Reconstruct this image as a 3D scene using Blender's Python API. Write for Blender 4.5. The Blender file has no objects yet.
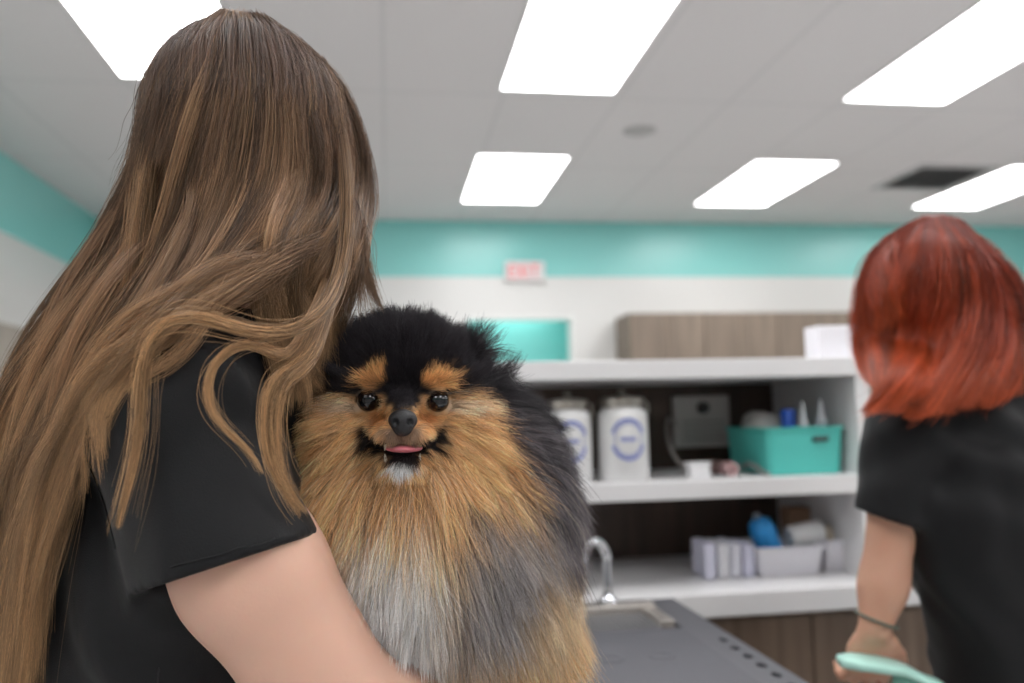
import bpy, bmesh, math, random
import numpy as np
from mathutils import Vector, Matrix
PI = math.pi
rng = np.random.default_rng(7)
random.seed(7)
COL = bpy.context.scene.collection

# ------------------------------------------------------------------ camera frame
F = 850.0
HC = 1.29
def nrm(v):
    v = np.array(v, float); return v/np.linalg.norm(v)
_y = nrm(((387-512)/F, (341.5-420)/F, 1))
_h = np.array((1, .024, 0)); _x = nrm(_h-np.dot(_h, _y)*_y)
_u = np.cross(_x, _y)
if _u[1] < 0: _u = -_u
M3 = np.array([_x, _y, _u])
CAM = np.array((0, 0, HC))
def ray(px, py): return M3 @ np.array(((px-512)/F, (341.5-py)/F, 1.))
def at(px, py, D): return CAM+ray(px, py)*D
def atY(px, py, Y):
    d = ray(px, py); return CAM+d*(Y/d[1])
def project(P):
    c = (np.asarray(P)-CAM) @ M3
    return 512+F*c[..., 0]/c[..., 2], 341.5-F*c[..., 1]/c[..., 2], c[..., 2]

# ------------------------------------------------------------------ materials
def lin(c):
    return tuple(((x/255)/12.92 if x/255 <= .04045 else ((x/255+.055)/1.055)**2.4) for x in c)
def mat(name, rgb, rough=.5, metal=0., spec=.5, emit=None, es=0., noise=0., nscale=8., bump=0., bscale=60., trans=0., coat=0., sub=0., sheen=0.):
    m = bpy.data.materials.new(name); m.use_nodes = True
    nt = m.node_tree; b = nt.nodes['Principled BSDF']
    c = lin(rgb)+(1,)
    b.inputs['Base Color'].default_value = c
    b.inputs['Roughness'].default_value = rough
    b.inputs['Metallic'].default_value = metal
    b.inputs['Specular IOR Level'].default_value = spec
    b.inputs['Transmission Weight'].default_value = trans
    b.inputs['Coat Weight'].default_value = coat
    b.inputs['Sheen Weight'].default_value = sheen
    if sub:
        b.inputs['Subsurface Weight'].default_value = sub
        b.inputs['Subsurface Radius'].default_value = (1, .35, .2)
        b.inputs['Subsurface Scale'].default_value = .006
    if emit:
        b.inputs['Emission Color'].default_value = lin(emit)+(1,)
        b.inputs['Emission Strength'].default_value = es
    tc = nt.nodes.new('ShaderNodeTexCoord')
    if noise:
        n = nt.nodes.new('ShaderNodeTexNoise'); n.inputs['Scale'].default_value = nscale; n.inputs['Detail'].default_value = 4
        nt.links.new(tc.outputs['Object'], n.inputs['Vector'])
        mx = nt.nodes.new('ShaderNodeMix'); mx.data_type = 'RGBA'
        mx.inputs[6].default_value = tuple(max(0, x*(1-noise)) for x in c[:3])+(1,)
        mx.inputs[7].default_value = tuple(min(1, x*(1+noise)) for x in c[:3])+(1,)
        nt.links.new(n.outputs['Fac'], mx.inputs[0]); nt.links.new(mx.outputs[2], b.inputs['Base Color'])
    if bump:
        n2 = nt.nodes.new('ShaderNodeTexNoise'); n2.inputs['Scale'].default_value = bscale; n2.inputs['Detail'].default_value = 5
        nt.links.new(tc.outputs['Object'], n2.inputs['Vector'])
        bp = nt.nodes.new('ShaderNodeBump'); bp.inputs['Strength'].default_value = bump; bp.inputs['Distance'].default_value = .002
        nt.links.new(n2.outputs['Fac'], bp.inputs['Height']); nt.links.new(bp.outputs['Normal'], b.inputs['Normal'])
    return m
def wood(name, a, bcol, sx=14, rough=.45):
    m = mat(name, a, rough); nt = m.node_tree; b = nt.nodes['Principled BSDF']
    tc = nt.nodes.new('ShaderNodeTexCoord'); mp = nt.nodes.new('ShaderNodeMapping')
    mp.inputs['Scale'].default_value = (sx, sx, .7)
    n = nt.nodes.new('ShaderNodeTexNoise'); n.inputs['Scale'].default_value = 2.2; n.inputs['Detail'].default_value = 7
    cr = nt.nodes.new('ShaderNodeValToRGB')
    cr.color_ramp.elements[0].color = lin(a)+(1,); cr.color_ramp.elements[1].color = lin(bcol)+(1,)
    cr.color_ramp.elements[0].position = .3; cr.color_ramp.elements[1].position = .7
    nt.links.new(tc.outputs['Object'], mp.inputs['Vector']); nt.links.new(mp.outputs[0], n.inputs['Vector'])
    nt.links.new(n.outputs['Fac'], cr.inputs[0]); nt.links.new(cr.outputs[0], b.inputs['Base Color'])
    return m
TEAL = (144, 217, 212)
def wall_mat():
    m = mat('wall paint', (226, 225, 223), .6); nt = m.node_tree; b = nt.nodes['Principled BSDF']
    g = nt.nodes.new('ShaderNodeNewGeometry'); s = nt.nodes.new('ShaderNodeSeparateXYZ')
    gt = nt.nodes.new('ShaderNodeMath'); gt.operation = 'GREATER_THAN'; gt.inputs[1].default_value = 2.465
    mx = nt.nodes.new('ShaderNodeMix'); mx.data_type = 'RGBA'
    mx.inputs[6].default_value = lin((226, 225, 223))+(1,); mx.inputs[7].default_value = lin(TEAL)+(1,)
    nt.links.new(g.outputs['Position'], s.inputs[0]); nt.links.new(s.outputs['Z'], gt.inputs[0])
    nt.links.new(gt.outputs[0], mx.inputs[0]); nt.links.new(mx.outputs[2], b.inputs['Base Color'])
    b.inputs['Roughness'].default_value = .30
    return m
def ceil_mat():
    m = mat('ceiling tile', (221, 218, 218), .85); nt = m.node_tree; b = nt.nodes['Principled BSDF']
    g = nt.nodes.new('ShaderNodeNewGeometry'); s = nt.nodes.new('ShaderNodeSeparateXYZ')
    nt.links.new(g.outputs['Position'], s.inputs[0])
    outs = []
    for ax, off, per in (('X', .61, .61), ('Y', 2.98, 1.22)):
        a = nt.nodes.new('ShaderNodeMath'); a.operation = 'SUBTRACT'; a.inputs[1].default_value = off
        p = nt.nodes.new('ShaderNodeMath'); p.operation = 'PINGPONG'; p.inputs[1].default_value = per/2
        l = nt.nodes.new('ShaderNodeMath'); l.operation = 'LESS_THAN'; l.inputs[1].default_value = .010
        nt.links.new(s.outputs[ax], a.inputs[0]); nt.links.new(a.outputs[0], p.inputs[0]); nt.links.new(p.outputs[0], l.inputs[0]); outs.append(l)
    mxx = nt.nodes.new('ShaderNodeMath'); mxx.operation = 'MAXIMUM'
    nt.links.new(outs[0].outputs[0], mxx.inputs[0]); nt.links.new(outs[1].outputs[0], mxx.inputs[1])
    mx = nt.nodes.new('ShaderNodeMix'); mx.data_type = 'RGBA'
    mx.inputs[6].default_value = lin((221, 218, 218))+(1,); mx.inputs[7].default_value = lin((211, 209, 209))+(1,)
    nt.links.new(mxx.outputs[0], mx.inputs[0]); nt.links.new(mx.outputs[2], b.inputs['Base Color'])
    return m

# ------------------------------------------------------------------ object helpers
def link(name, bm, m, parent=None, smooth=False, angle=None):
    me = bpy.data.meshes.new(name)
    bmesh.ops.recalc_face_normals(bm, faces=bm.faces[:])
    bm.to_mesh(me); bm.free()
    if m: me.materials.append(m)
    if smooth:
        me.shade_smooth()
    elif angle is not None:
        me.shade_smooth()
        try: me.set_sharp_from_angle(angle=angle)
        except Exception: pass
    o = bpy.data.objects.new(name, me); COL.objects.link(o)
    if parent is not None: o.parent = parent
    return o
def tag(o, label, cat, group=None):
    o['label'] = label; o['category'] = cat
    if group: o['group'] = group
    return o
def struct(name, bm, m, **k):
    o = link(name, bm, m, **k); o['kind'] = 'structure'; return o
def thing(name, label, cat, loc, rotz=0, group=None):
    o = bpy.data.objects.new(name, None); COL.objects.link(o); o.location = loc; o.rotation_euler = (0, 0, rotz)
    o.empty_display_size = .05
    return tag(o, label, cat, group)
def BM(): return bmesh.new()
def box(bm, x0, y0, z0, x1, y1, z1, bev=0., seg=2, T=None):
    r = bmesh.ops.create_cube(bm, size=1)
    vs = r['verts']
    for v in vs:
        v.co = Vector(((x0+x1)/2+v.co.x*(x1-x0), (y0+y1)/2+v.co.y*(y1-y0), (z0+z1)/2+v.co.z*(z1-z0)))
    if bev:
        es = list({e for v in vs for e in v.link_edges})
        q = bmesh.ops.bevel(bm, geom=es, offset=bev, segments=seg, affect='EDGES', profile=.5)
        vs = [v for v in {v for f in q['faces'] for v in f.verts}]
    if T is not None:
        for v in set(vs) | set(): v.co = T @ v.co
    return vs
def lathe(bm, prof, n=32, c=(0, 0, 0), T=None):
    rings = []
    for r, z in prof:
        ring = [bm.verts.new((c[0]+r*math.cos(2*PI*i/n), c[1]+r*math.sin(2*PI*i/n), c[2]+z)) for i in range(n)] if r > 1e-6 else [bm.verts.new((c[0], c[1], c[2]+z))]
        rings.append(ring)
    for a, b in zip(rings, rings[1:]):
        if len(a) == 1 and len(b) == 1: continue
        for i in range(n):
            j = (i+1) % n
            if len(a) == 1: bm.faces.new((a[0], b[i], b[j]))
            elif len(b) == 1: bm.faces.new((a[i], a[j], b[0]))
            else: bm.faces.new((a[i], a[j], b[j], b[i]))
    if T is not None:
        for rg in rings:
            for v in rg: v.co = T @ v.co
    return rings
def tube(bm, pts, rad, n=12, caps=True):
    pts = [Vector(p) for p in pts]
    rs = rad if hasattr(rad, '__len__') else [rad]*len(pts)
    prev = None; rings = []
    for i, p in enumerate(pts):
        t = (pts[min(i+1, len(pts)-1)]-pts[max(i-1, 0)]).normalized()
        if prev is None:
            a = Vector((0, 0, 1)) if abs(t.z) < .9 else Vector((1, 0, 0))
            nx = t.cross(a).normalized()
        else:
            nx = (prev-t*prev.dot(t)).normalized()
        prev = nx; ny = t.cross(nx)
        rings.append([bm.verts.new(p+rs[i]*(math.cos(2*PI*k/n)*nx+math.sin(2*PI*k/n)*ny)) for k in range(n)])
    for a, b in zip(rings, rings[1:]):
        for k in range(n): bm.faces.new((a[k], a[(k+1) % n], b[(k+1) % n], b[k]))
    if caps:
        bm.faces.new(rings[0]); bm.faces.new(rings[-1][::-1])
def spline(P, n):
    """Catmull-Rom through the rows of P, n samples."""
    P = np.asarray(P, float); k = len(P)
    Q = np.vstack([2*P[0]-P[1], P, 2*P[-1]-P[-2]])
    t = np.linspace(0, k-1-1e-9, n); i = t.astype(int); f = (t-i)[:, None]
    a, b, c, d = Q[i], Q[i+1], Q[i+2], Q[i+3]
    return .5*((2*b)+(-a+c)*f+(2*a-5*b+4*c-d)*f**2+(-a+3*b-3*c+d)*f**3)
def rounded(w, d, r, n=6, c=(0, 0)):
    pts = []
    for cx, cy, a0 in ((w/2-r, d/2-r, 0), (-w/2+r, d/2-r, PI/2), (-w/2+r, -d/2+r, PI), (w/2-r, -d/2+r, 1.5*PI)):
        for i in range(n+1):
            a = a0+PI/2*i/n; pts.append((c[0]+cx+r*math.cos(a), c[1]+cy+r*math.sin(a)))
    return pts
def loft(bm, rings, cap0=True, cap1=True):
    R = [[bm.verts.new(p) for p in ring] for ring in rings]
    n = len(R[0])
    for a, b in zip(R, R[1:]):
        for k in range(n): bm.faces.new((a[k], a[(k+1) % n], b[(k+1) % n], b[k]))
    if cap0: bm.faces.new(R[0][::-1])
    if cap1: bm.faces.new(R[-1])
def open_bin(bm, w, d, h, taper=.9, r=.02, t=.003, c=(0, 0, 0), rim=.004):
    """open-topped container with real wall thickness and a rolled rim"""
    def ring(k, z, off=0): return [(c[0]+x, c[1]+y, c[2]+z) for x, y in rounded(w*k+2*off, d*k+2*off, r)]
    loft(bm, [ring(taper*.96, 0), ring(taper, .004), ring(1, h-.006), ring(1, h-.006, rim), ring(1, h, rim), ring(1, h, -t), ring(taper, t+.004, -t), ring(taper*.96, t, -t)], True, True)

# ------------------------------------------------------------------ the room
ZC = 2.94; XL = -2.26; XR = 6.6; YB = 7.0; YF = -3.2
wm = wall_mat()
b = BM(); box(b, XL-.1, YF-.1, -.1, XR+.1, YB+.9, 0); struct('floor', b, mat('floor vinyl', (204, 203, 203), .35, noise=.06, nscale=3))
b = BM(); box(b, XL-.1, YF-.1, ZC, XR+.1, YB+.9, ZC+.1); struct('ceiling', b, ceil_mat())
b = BM(); box(b, XL-.12, YF-.1, 0, XL, YB+.12, ZC); struct('wall_left', b, wm)
b = BM(); box(b, XR, YF-.1, 0, XR+.12, YB+.12, ZC); struct('wall_right', b, wm)
b = BM(); box(b, XL, YF-.12, 0, XR, YF, ZC); struct('wall_front', b, wm)
ax0, ax1, az0, az1 = .667, 1.54, 1.0, 2.10
b = BM()
box(b, XL, YB, 0, ax0, YB+.12, ZC); box(b, ax1, YB, 0, XR, YB+.12, ZC)
box(b, ax0, YB, az1, ax1, YB+.12, ZC); box(b, ax0, YB, 0, ax1, YB+.12, az0)
struct('wall_back', b, wm)
b = BM()
box(b, ax0-.3, YB+.50, az0-.3, ax1+.3, YB+.6, az1+.3)
box(b, ax0-.3, YB+.12, az0-.3, ax0-.2, YB+.5, az1+.3); box(b, ax1+.2, YB+.12, az0-.3, ax1+.3, YB+.5, az1+.3)
box(b, ax0-.3, YB+.12, az1+.2, ax1+.3, YB+.5, az1+.3); box(b, ax0-.3, YB+.12, az0-.3, ax1+.3, YB+.5, az0-.2)
struct('wall_alcove', b, mat('alcove teal paint', (140, 226, 220), .5))
b = BM()
for x0, x1, z0, z1 in ((ax0-.04, ax0, az0-.04, az1+.04), (ax1, ax1+.04, az0-.04, az1+.04), (ax0, ax1, az1, az1+.04), (ax0, ax1, az0-.04, az0)):
    box(b, x0, YB-.012, z0, x1, YB, z1)
struct('trim_1', b, mat('white trim', (232, 232, 230), .4))
bbm = mat('rubber baseboard', (120, 116, 112), .5)
b = BM(); box(b, XL, YB-.012, 0, XR, YB, .1); struct('baseboard_back', b, bbm)
b = BM(); box(b, XL, YF, 0, XL+.012, YB-.012, .1); struct('baseboard_left', b, bbm)
alc = mat('alcove fill glow', (255, 255, 255), .5, emit=(255, 255, 255), es=4)  # added glowing panel, hidden above the opening, that brightens the recess
b = BM(); box(b, ax0+.1, YB+.2, az1+.18, ax1-.1, YB+.42, az1+.199, .003)
tag(link('alcove_fill_light', b, alc), 'unseen fill light panel added above the opening of the teal recess', 'light')

# ceiling light panels
glow = mat('light diffuser', (255, 255, 255), .5, emit=(255, 254, 254), es=9.6)
frame_w = mat('white metal frame', (235, 235, 235), .4)
lw, ll = .60, 1.17
rows = [(5.17, 'in the far row'), (2.94, 'in the middle row'), (.76, 'overhead'), (-1.46, 'behind the camera')]
cols = [(-1.23, 'left'), (.575, 'second'), (2.42, 'third'), (4.29, 'right')]
proto = None
LAB = {(0, 1): 'small bright ceiling light panel above the green recess, nearest the exit sign', (0, 2): 'far bright ceiling light panel, middle of the three in the far row', (0, 3): 'bright ceiling light panel beside the dark vent, above the red-haired person',
       (1, 0): 'bright ceiling light panel partly behind the long-haired person\'s head', (1, 1): 'large bright ceiling light panel cut by the top edge, above the dog', (1, 2): 'large bright ceiling light panel at the top right, nearer than the one beside the vent'}
for ri, (y0, rn) in enumerate(rows):
    for ci, (x0, cn) in enumerate(cols):
        if ri == 0 and ci == 0: continue
        loc = (x0+lw/2, y0+ll/2, ZC)
        if proto is None:
            b = BM()
            for a in ((-lw/2, -ll/2, lw/2, -ll/2+.012), (-lw/2, ll/2-.012, lw/2, ll/2), (-lw/2, -ll/2+.012, -lw/2+.012, ll/2-.012), (lw/2-.012, -ll/2+.012, lw/2, ll/2-.012)):
                box(b, a[0], a[1], -.010, a[2], a[3], -.0005)
            proto = thing('ceiling_light', '', 'ceiling light', loc, 0, 'recessed ceiling light panels')
            fr = link('frame', b, frame_w, proto)
            b = BM(); box(b, -lw/2+.012, -ll/2+.012, -.006, lw/2-.012, ll/2-.012, -.0005)
            df = link('diffuser', b, glow, proto)
            t = proto
        else:
            t = proto.copy(); COL.objects.link(t); t.location = loc
            for ch in (fr, df):
                c = ch.copy(); c.parent = t; COL.objects.link(c)
        t['label'] = LAB.get((ri, ci), 'ceiling light panel out of view')
        if (ri, ci) not in LAB: t['group'] = 'ceiling light panels out of view'
# ceiling vent and round speaker
t = thing('ceiling_vent', 'dark square louvred air vent in the ceiling beside the right light', 'vent', (3.92, 5.50, ZC))
vm = mat('vent metal', (150, 150, 150), .5); vd = mat('vent dark', (90, 90, 90), .8)
b = BM()
for a in ((-.3, -.3, .3, -.26), (-.3, .26, .3, .3), (-.3, -.26, -.26, .26), (.26, -.26, .3, .26)): box(b, a[0], a[1], -.012, a[2], a[3], -.0005)
link('frame', b, mat('vent frame', (190, 190, 190), .5), t)
b = BM(); box(b, -.26, -.26, -.003, .26, .26, -.0005); link('backing', b, vd, t)
for i in range(7):
    b = BM(); y = -.22+i*.073
    T = Matrix.Translation((0, y, -.012)) @ Matrix.Rotation(.6, 4, 'X')
    box(b, -.255, -.018, -.001, .255, .018, .001, T=T); link('louvre', b, vm, t)
b = BM(); lathe(b, [(0, -.014), (.05, -.014), (.075, -.011), (.095, -.003), (.1, -.0005), (0, -.0005)], 32)
o = link('ceiling_speaker', b, mat('speaker grille', (178, 177, 176), .7), smooth=True); o.location = (1.48, 4.68, ZC)
tag(o, 'small round grey disc on the ceiling between the light panels', 'ceiling speaker')

# exit sign
t = thing('exit_sign', 'white exit sign with red letters mounted high on the back wall', 'exit sign', (1.158, YB, 2.42))
b = BM(); box(b, -.17, -.05, 0, .17, -.0, .17, .008); link('housing', b, mat('sign housing', (226, 222, 222), .4), t)
em = mat('exit letters red', (225, 60, 75), .5, emit=(255, 70, 80), es=.2)
b = BM()
def seg(x0, z0, x1, z1, w=.012):
    d = Vector((x1-x0, 0, z1-z0)); L = d.length; a = math.atan2(d.z, d.x)
    T = Matrix.Translation(((x0+x1)/2, -.053, (z0+z1)/2)) @ Matrix.Rotation(-a, 4, 'Y')
    box(b, -L/2-w/2, -.002, -w/2, L/2+w/2, .002, w/2, T=T)
z0, z1 = .035, .135; zm = .085
x = -.13; seg(x, z0, x, z1); seg(x, z1, x+.045, z1); seg(x, zm, x+.04, zm); seg(x, z0, x+.045, z0)
x = -.06; seg(x, z0, x+.05, z1); seg(x, z1, x+.05, z0)
x = .022; seg(x, z0, x, z1)
x = .085; seg(x, z0, x, z1); seg(x-.028, z1, x+.028, z1)
link('lettering', b, em, t)

# far wood cabinets
wfar = wood('grey brown laminate', (112, 98, 86), (139, 124, 110), 9)
hm = mat('dark edge', (60, 52, 46), .6)
proto = None
CABL = ['left end', 'second', 'third', 'fourth', 'fifth']
for i in range(5):
    x = 1.93+i*.63
    lab = ['tall grey-brown cabinet against the back wall, leftmost of the row', 'tall grey-brown back wall cabinet, second from the left', 'tall grey-brown back wall cabinet, middle of the row', 'tall grey-brown back wall cabinet, behind the white paper box', 'tall grey-brown back wall cabinet, behind the red-haired head'][i]
    if proto is None:
        proto = thing('tall_cabinet', lab, 'cabinet', (x, YB-.42, 0), 0, 'tall cabinets along the back wall')
        b = BM(); box(b, 0, 0, 0, .628, .40, 2.10, .002); cb = link('body', b, wfar, proto)
        kids = [cb]
        for k in (0, 1):
            b = BM(); box(b, .004+k*.314, -.02, .1, .314*(k+1)-.002, -.001, 2.095, .002); d = link('door', b, wfar, proto)
            b = BM(); box(b, .28+k*.045, -.034, 1.0, .292+k*.045, -.0215, 1.16, .003); hd = link('handle', b, mat('steel pull', (150, 150, 150), .3, 1), d)
            kids.append((d, hd))
    else:
        t = proto.copy(); COL.objects.link(t); t.location = (x, YB-.42, 0); t['label'] = lab
        for k in kids:
            if isinstance(k, tuple):
                c = k[0].copy(); c.parent = t; COL.objects.link(c); e = k[1].copy(); e.parent = c; COL.objects.link(e)
            else:
                c = k.copy(); c.parent = t; COL.objects.link(c)
# left wall cabinet
t = thing('wall_cabinet', 'grey-brown cabinet on the left wall behind the long hair', 'cabinet', (XL, 5.1, 0))
b = BM(); box(b, 0.001, -1.6, 1.02, .33, .42, 1.83, .003); link('body', b, wood('left laminate', (138, 130, 120), (158, 150, 140), 8), t)
for k in range(4):
    b = BM(); box(b, .331, -1.595+k*.504, 1.03, .35, -1.595+k*.504+.498, 1.82, .003); link('door', b, wood('left door laminate', (138, 130, 120), (158, 150, 140), 8), t)

# ------------------------------------------------------------------ counter and shelving
CY0, CY1 = 1.79, 2.345; CZ = .90
quartz = mat('white quartz', (222, 221, 222), .28, noise=.04, nscale=18)
quartz_s = mat('white laminate', (226, 225, 226), .4)
wbrown = wood('brown laminate', (92, 74, 60), (122, 102, 86), 16)
b = BM(); box(b, -1.6, CY0, CZ-.05, 2.6, CY1, CZ, .003)
tag(link('countertop', b, quartz), 'white stone countertop running behind the tub under the shelves', 'countertop')
for i, x in enumerate((-1.55, -.85, -.15, .60, 1.26, 1.92)):
    w = .66 if i > 2 else .70
    if i == 2: w = .74
    lab = ['brown laminate base cabinet at the far left end of the counter', 'brown laminate base cabinet left of the tub', 'brown laminate base cabinet hidden behind the grooming tub', 'brown laminate base cabinet directly right of the tub, under the white baskets', 'brown laminate base cabinet behind the red-haired person', 'brown laminate base cabinet at the right end of the counter'][i]
    t = thing('base_cabinet', lab, 'cabinet', (x, CY0+.05, 0), 0, 'base cabinets under the counter')
    b = BM(); box(b, 0, 0, .1, w-.002, .49, CZ-.051); link('body', b, wbrown, t)
    b = BM(); box(b, .003, -.02, .11, w/2-.003, -.001, CZ-.06, .002); link('door', b, wbrown, t)
    b = BM(); box(b, w/2+.001, -.02, .11, w-.004, -.001, CZ-.06, .002); link('door', b, wbrown, t)
    b = BM(); box(b, .02, .04, 0, w-.02, .48, .1); link('toe_kick', b, hm, t)
t = thing('shelving_unit', 'white open shelving unit with dark brown back standing on the counter', 'shelf unit', (0, 1.85, CZ))
SX0, SX1, SY1 = -.55, 1.085, .44
b = BM(); box(b, SX0-.05, 0, .468, SX1+.04, SY1+.02, .511, .002); link('top_shelf', b, quartz_s, t)
b = BM(); box(b, SX0, .002, .197, SX1, SY1, .238, .002); link('middle_shelf', b, quartz_s, t)
b = BM(); box(b, SX1, .002, 0.0005, SX1+.035, SY1+.02, .468, .002); link('side_panel', b, quartz_s, t)
b = BM(); box(b, SX0-.035, .002, 0.0005, SX0, SY1+.02, .468, .002); link('side_panel', b, quartz_s, t)
b = BM(); box(b, SX0, SY1, 0.0005, SX1, SY1+.02, .468); link('back_panel', b, wood('dark brown back panel', (58, 46, 39), (84, 68, 58), 14), t)
ZM = CZ+.238; ZT = CZ+.511

# white paper box on top
a = atY(819, 345, 1.90)
b = BM(); box(b, a[0], 1.90, ZT+.0005, a[0]+.13, 1.97, ZT+.080, .002)
tag(link('paper_box', b, mat('white card', (236, 234, 240), .6)), 'white cardboard box on top of the shelving unit at its right end', 'box')

# jars
steel = mat('jar steel', (180, 176, 168), .3, 1)
chrome = mat('chrome', (220, 222, 226), .08, 1)
jarm = mat('frosted jar with white filling', (226, 226, 226), .18, coat=.4)
bluep = mat('blue print', (118, 130, 196), .5)
def jar(x, y, r, h, label):
    t = thing('canister_jar', label, 'jar', (x, y, ZM), 0, 'white canister jars on the middle shelf')
    b = BM(); lathe(b, [(0, 0), (r*.93, 0), (r, .006), (r, h*.70), (r*.96, h*.755), (r*.84, h*.79), (r*.80, h*.81), (0, h*.81)], 40); link('body', b, jarm, t, smooth=True)
    b = BM(); lathe(b, [(0, h*.81), (r*.86, h*.81), (r*.90, h*.825), (r*.90, h*.895), (r*.84, h*.915), (r*.3, h*.935), (0, h*.94)], 40); lid = link('lid', b, steel, t, angle=.6)
    b = BM(); lathe(b, [(0, h*.935), (.004, h*.935), (.004, h*.96), (.009, h*.975), (.009, h*.99), (0, h)], 16); link('knob', b, steel, lid, smooth=True)
    b = BM(); tube(b, [(r*.93, .0, h*.72), (r*1.08, 0, h*.76), (r*1.05, 0, h*.85), (r*.88, 0, h*.87)], .0022, 8); link('clasp', b, steel, lid, smooth=True)
    # oval emblem wrapped on the front
    b = BM(); R = r+.0008
    def cyl(u, z): a = -PI/2-.05+u/R; return (R*math.cos(a), R*math.sin(a), z)
    zc, hw, hh = h*.46, r*.72, h*.23
    for s0, s1, a0, a1 in ((1, .84, .10, .90), (1, .84, 1.10, 1.90), (.78, .73, 0, 2)):
        n = 28
        o_ = [b.verts.new(cyl(hw*s0*math.cos(PI*(a0+(a1-a0)*i/n)), zc+hh*s0*math.sin(PI*(a0+(a1-a0)*i/n)))) for i in range(n+1)]
        i_ = [b.verts.new(cyl(hw*s1*math.cos(PI*(a0+(a1-a0)*i/n)), zc+hh*s1*math.sin(PI*(a0+(a1-a0)*i/n)))) for i in range(n+1)]
        for k in range(n): b.faces.new((o_[k], o_[k+1], i_[k+1], i_[k]))
    for k in range(5):
        u0 = -hw*.42+k*hw*.175
        v = [b.verts.new(cyl(u, z)) for u, z in ((u0, zc-.005), (u0+hw*.13, zc-.005), (u0+hw*.13, zc+.005), (u0, zc+.005))]; b.faces.new(v)
    link('emblem', b, bluep, t)
pa = atY(569, 470, 1.93); pb = atY(624, 470, 1.93)
jar(pa[0], 1.93, .055, .205, 'white canister jar with blue oval emblem, partly behind the dog\'s fur')
jar(pb[0], 1.93, .059, .208, 'white canister jar with blue oval emblem standing free beside the grey device')

# wall device with cord
p0 = atY(675, 448, 2.27); p1 = atY(728, 395, 2.27)
t = thing('control_box', 'grey wall-mounted box with a black knob on the brown back panel', 'control box', (p0[0], 2.29, p0[2]))
w, h = p1[0]-p0[0], p1[2]-p0[2]
b = BM(); box(b, 0, -.03, 0, w, 0, h, .006); link('housing', b, mat('grey plastic', (200, 198, 195), .5), t)
b = BM(); lathe(b, [(0, 0), (.017, 0), (.015, .015), (0, .015)], 24, T=Matrix.Translation((w*.5, -.0305, h*.76)) @ Matrix.Rotation(PI/2, 4, 'X')); link('knob', b, mat('black plastic', (16, 16, 18), .4), t, angle=.6)
for k in range(4):
    b = BM(); box(b, .02, -.033, .02+k*.016, w-.02, -.0305, .026+k*.016); link('rib', b, mat('dark grey plastic', (160, 160, 158), .5), t)
pts = [atY(*q) for q in ((676, 425, 2.25), (669, 418, 2.2), (667, 432, 2.15), (672, 452, 2.1), (682, 466, 2.05))]; pts.append(atY(692, 472, 2.0)); 
b = BM(); tube(b, spline(pts, 24), .0042, 10); tag(link('power_cord', b, mat('grey cord', (165, 160, 156), .5), smooth=True), 'grey cord curving down from the wall box to the shelf', 'cord')

def on(x, y, z, name, label, cat, grp=None): return thing(name, label, cat, (x, y, z), 0, grp)
a = atY(688, 478, 1.92)
t = on(a[0]+.027, 1.93, ZM, 'small_container', 'small square white container with a lid on the middle shelf', 'container')
b = BM(); box(b, -.025, -.02, .0, .025, .02, .028, .003); link('base', b, mat('white plastic', (232, 232, 234), .4), t)
b = BM(); box(b, -.027, -.022, .0285, .027, .022, .036, .003); link('lid', b, mat('white plastic lid', (238, 238, 240), .4), t)
a = atY(731, 470, 1.95)
t = on(a[0], 1.97, ZM, 'gauze_roll', 'pink roll of gauze lying on the middle shelf', 'roll')
T = Matrix.Translation((0, -.03, .0165)) @ Matrix.Rotation(-PI/2, 4, 'X')
b = BM(); lathe(b, [(.006, 0), (.016, 0), (.0165, .002), (.0165, .048), (.016, .05), (.006, .05), (.006, 0)], 24, T=T); link('wrap', b, mat('pink gauze', (196, 160, 160), .8), t, angle=.6)
a = atY(718, 470, 2.0)
b = BM(); box(b, a[0]-.012, 2.0, ZM+.0005, a[0]+.016, 2.05, ZM+.032, .004); tag(link('small_box', b, mat('dull pink card', (128, 102, 98), .7)), 'small dull brown-pink box behind the pink roll', 'box')
pts = [atY(*q) for q in ((742, 466, 1.98), (752, 462, 1.95), (762, 470, 1.91), (768, 476, 1.89))]
b = BM(); lathe(b, [], 3) if False else None
cpts = [(atY(742, 470, 2.02)[0], 2.02, ZM+.012), (atY(748, 470, 1.99)[0], 1.99, ZM+.024), (atY(757, 470, 1.95)[0], 1.95, ZM+.018), (atY(764, 470, 1.92)[0], 1.92, ZM+.005), (atY(768, 470, 1.895)[0], 1.895, ZM+.0045)]
tube(b, spline(cpts, 20), [.004+.002*math.sin(i*.9)**2 for i in range(20)], 10)
tag(link('coiled_cable', b, mat('pale cable', (150, 152, 150), .5), smooth=True), 'pale grey cable end beside the teal basket', 'cable')

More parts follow.
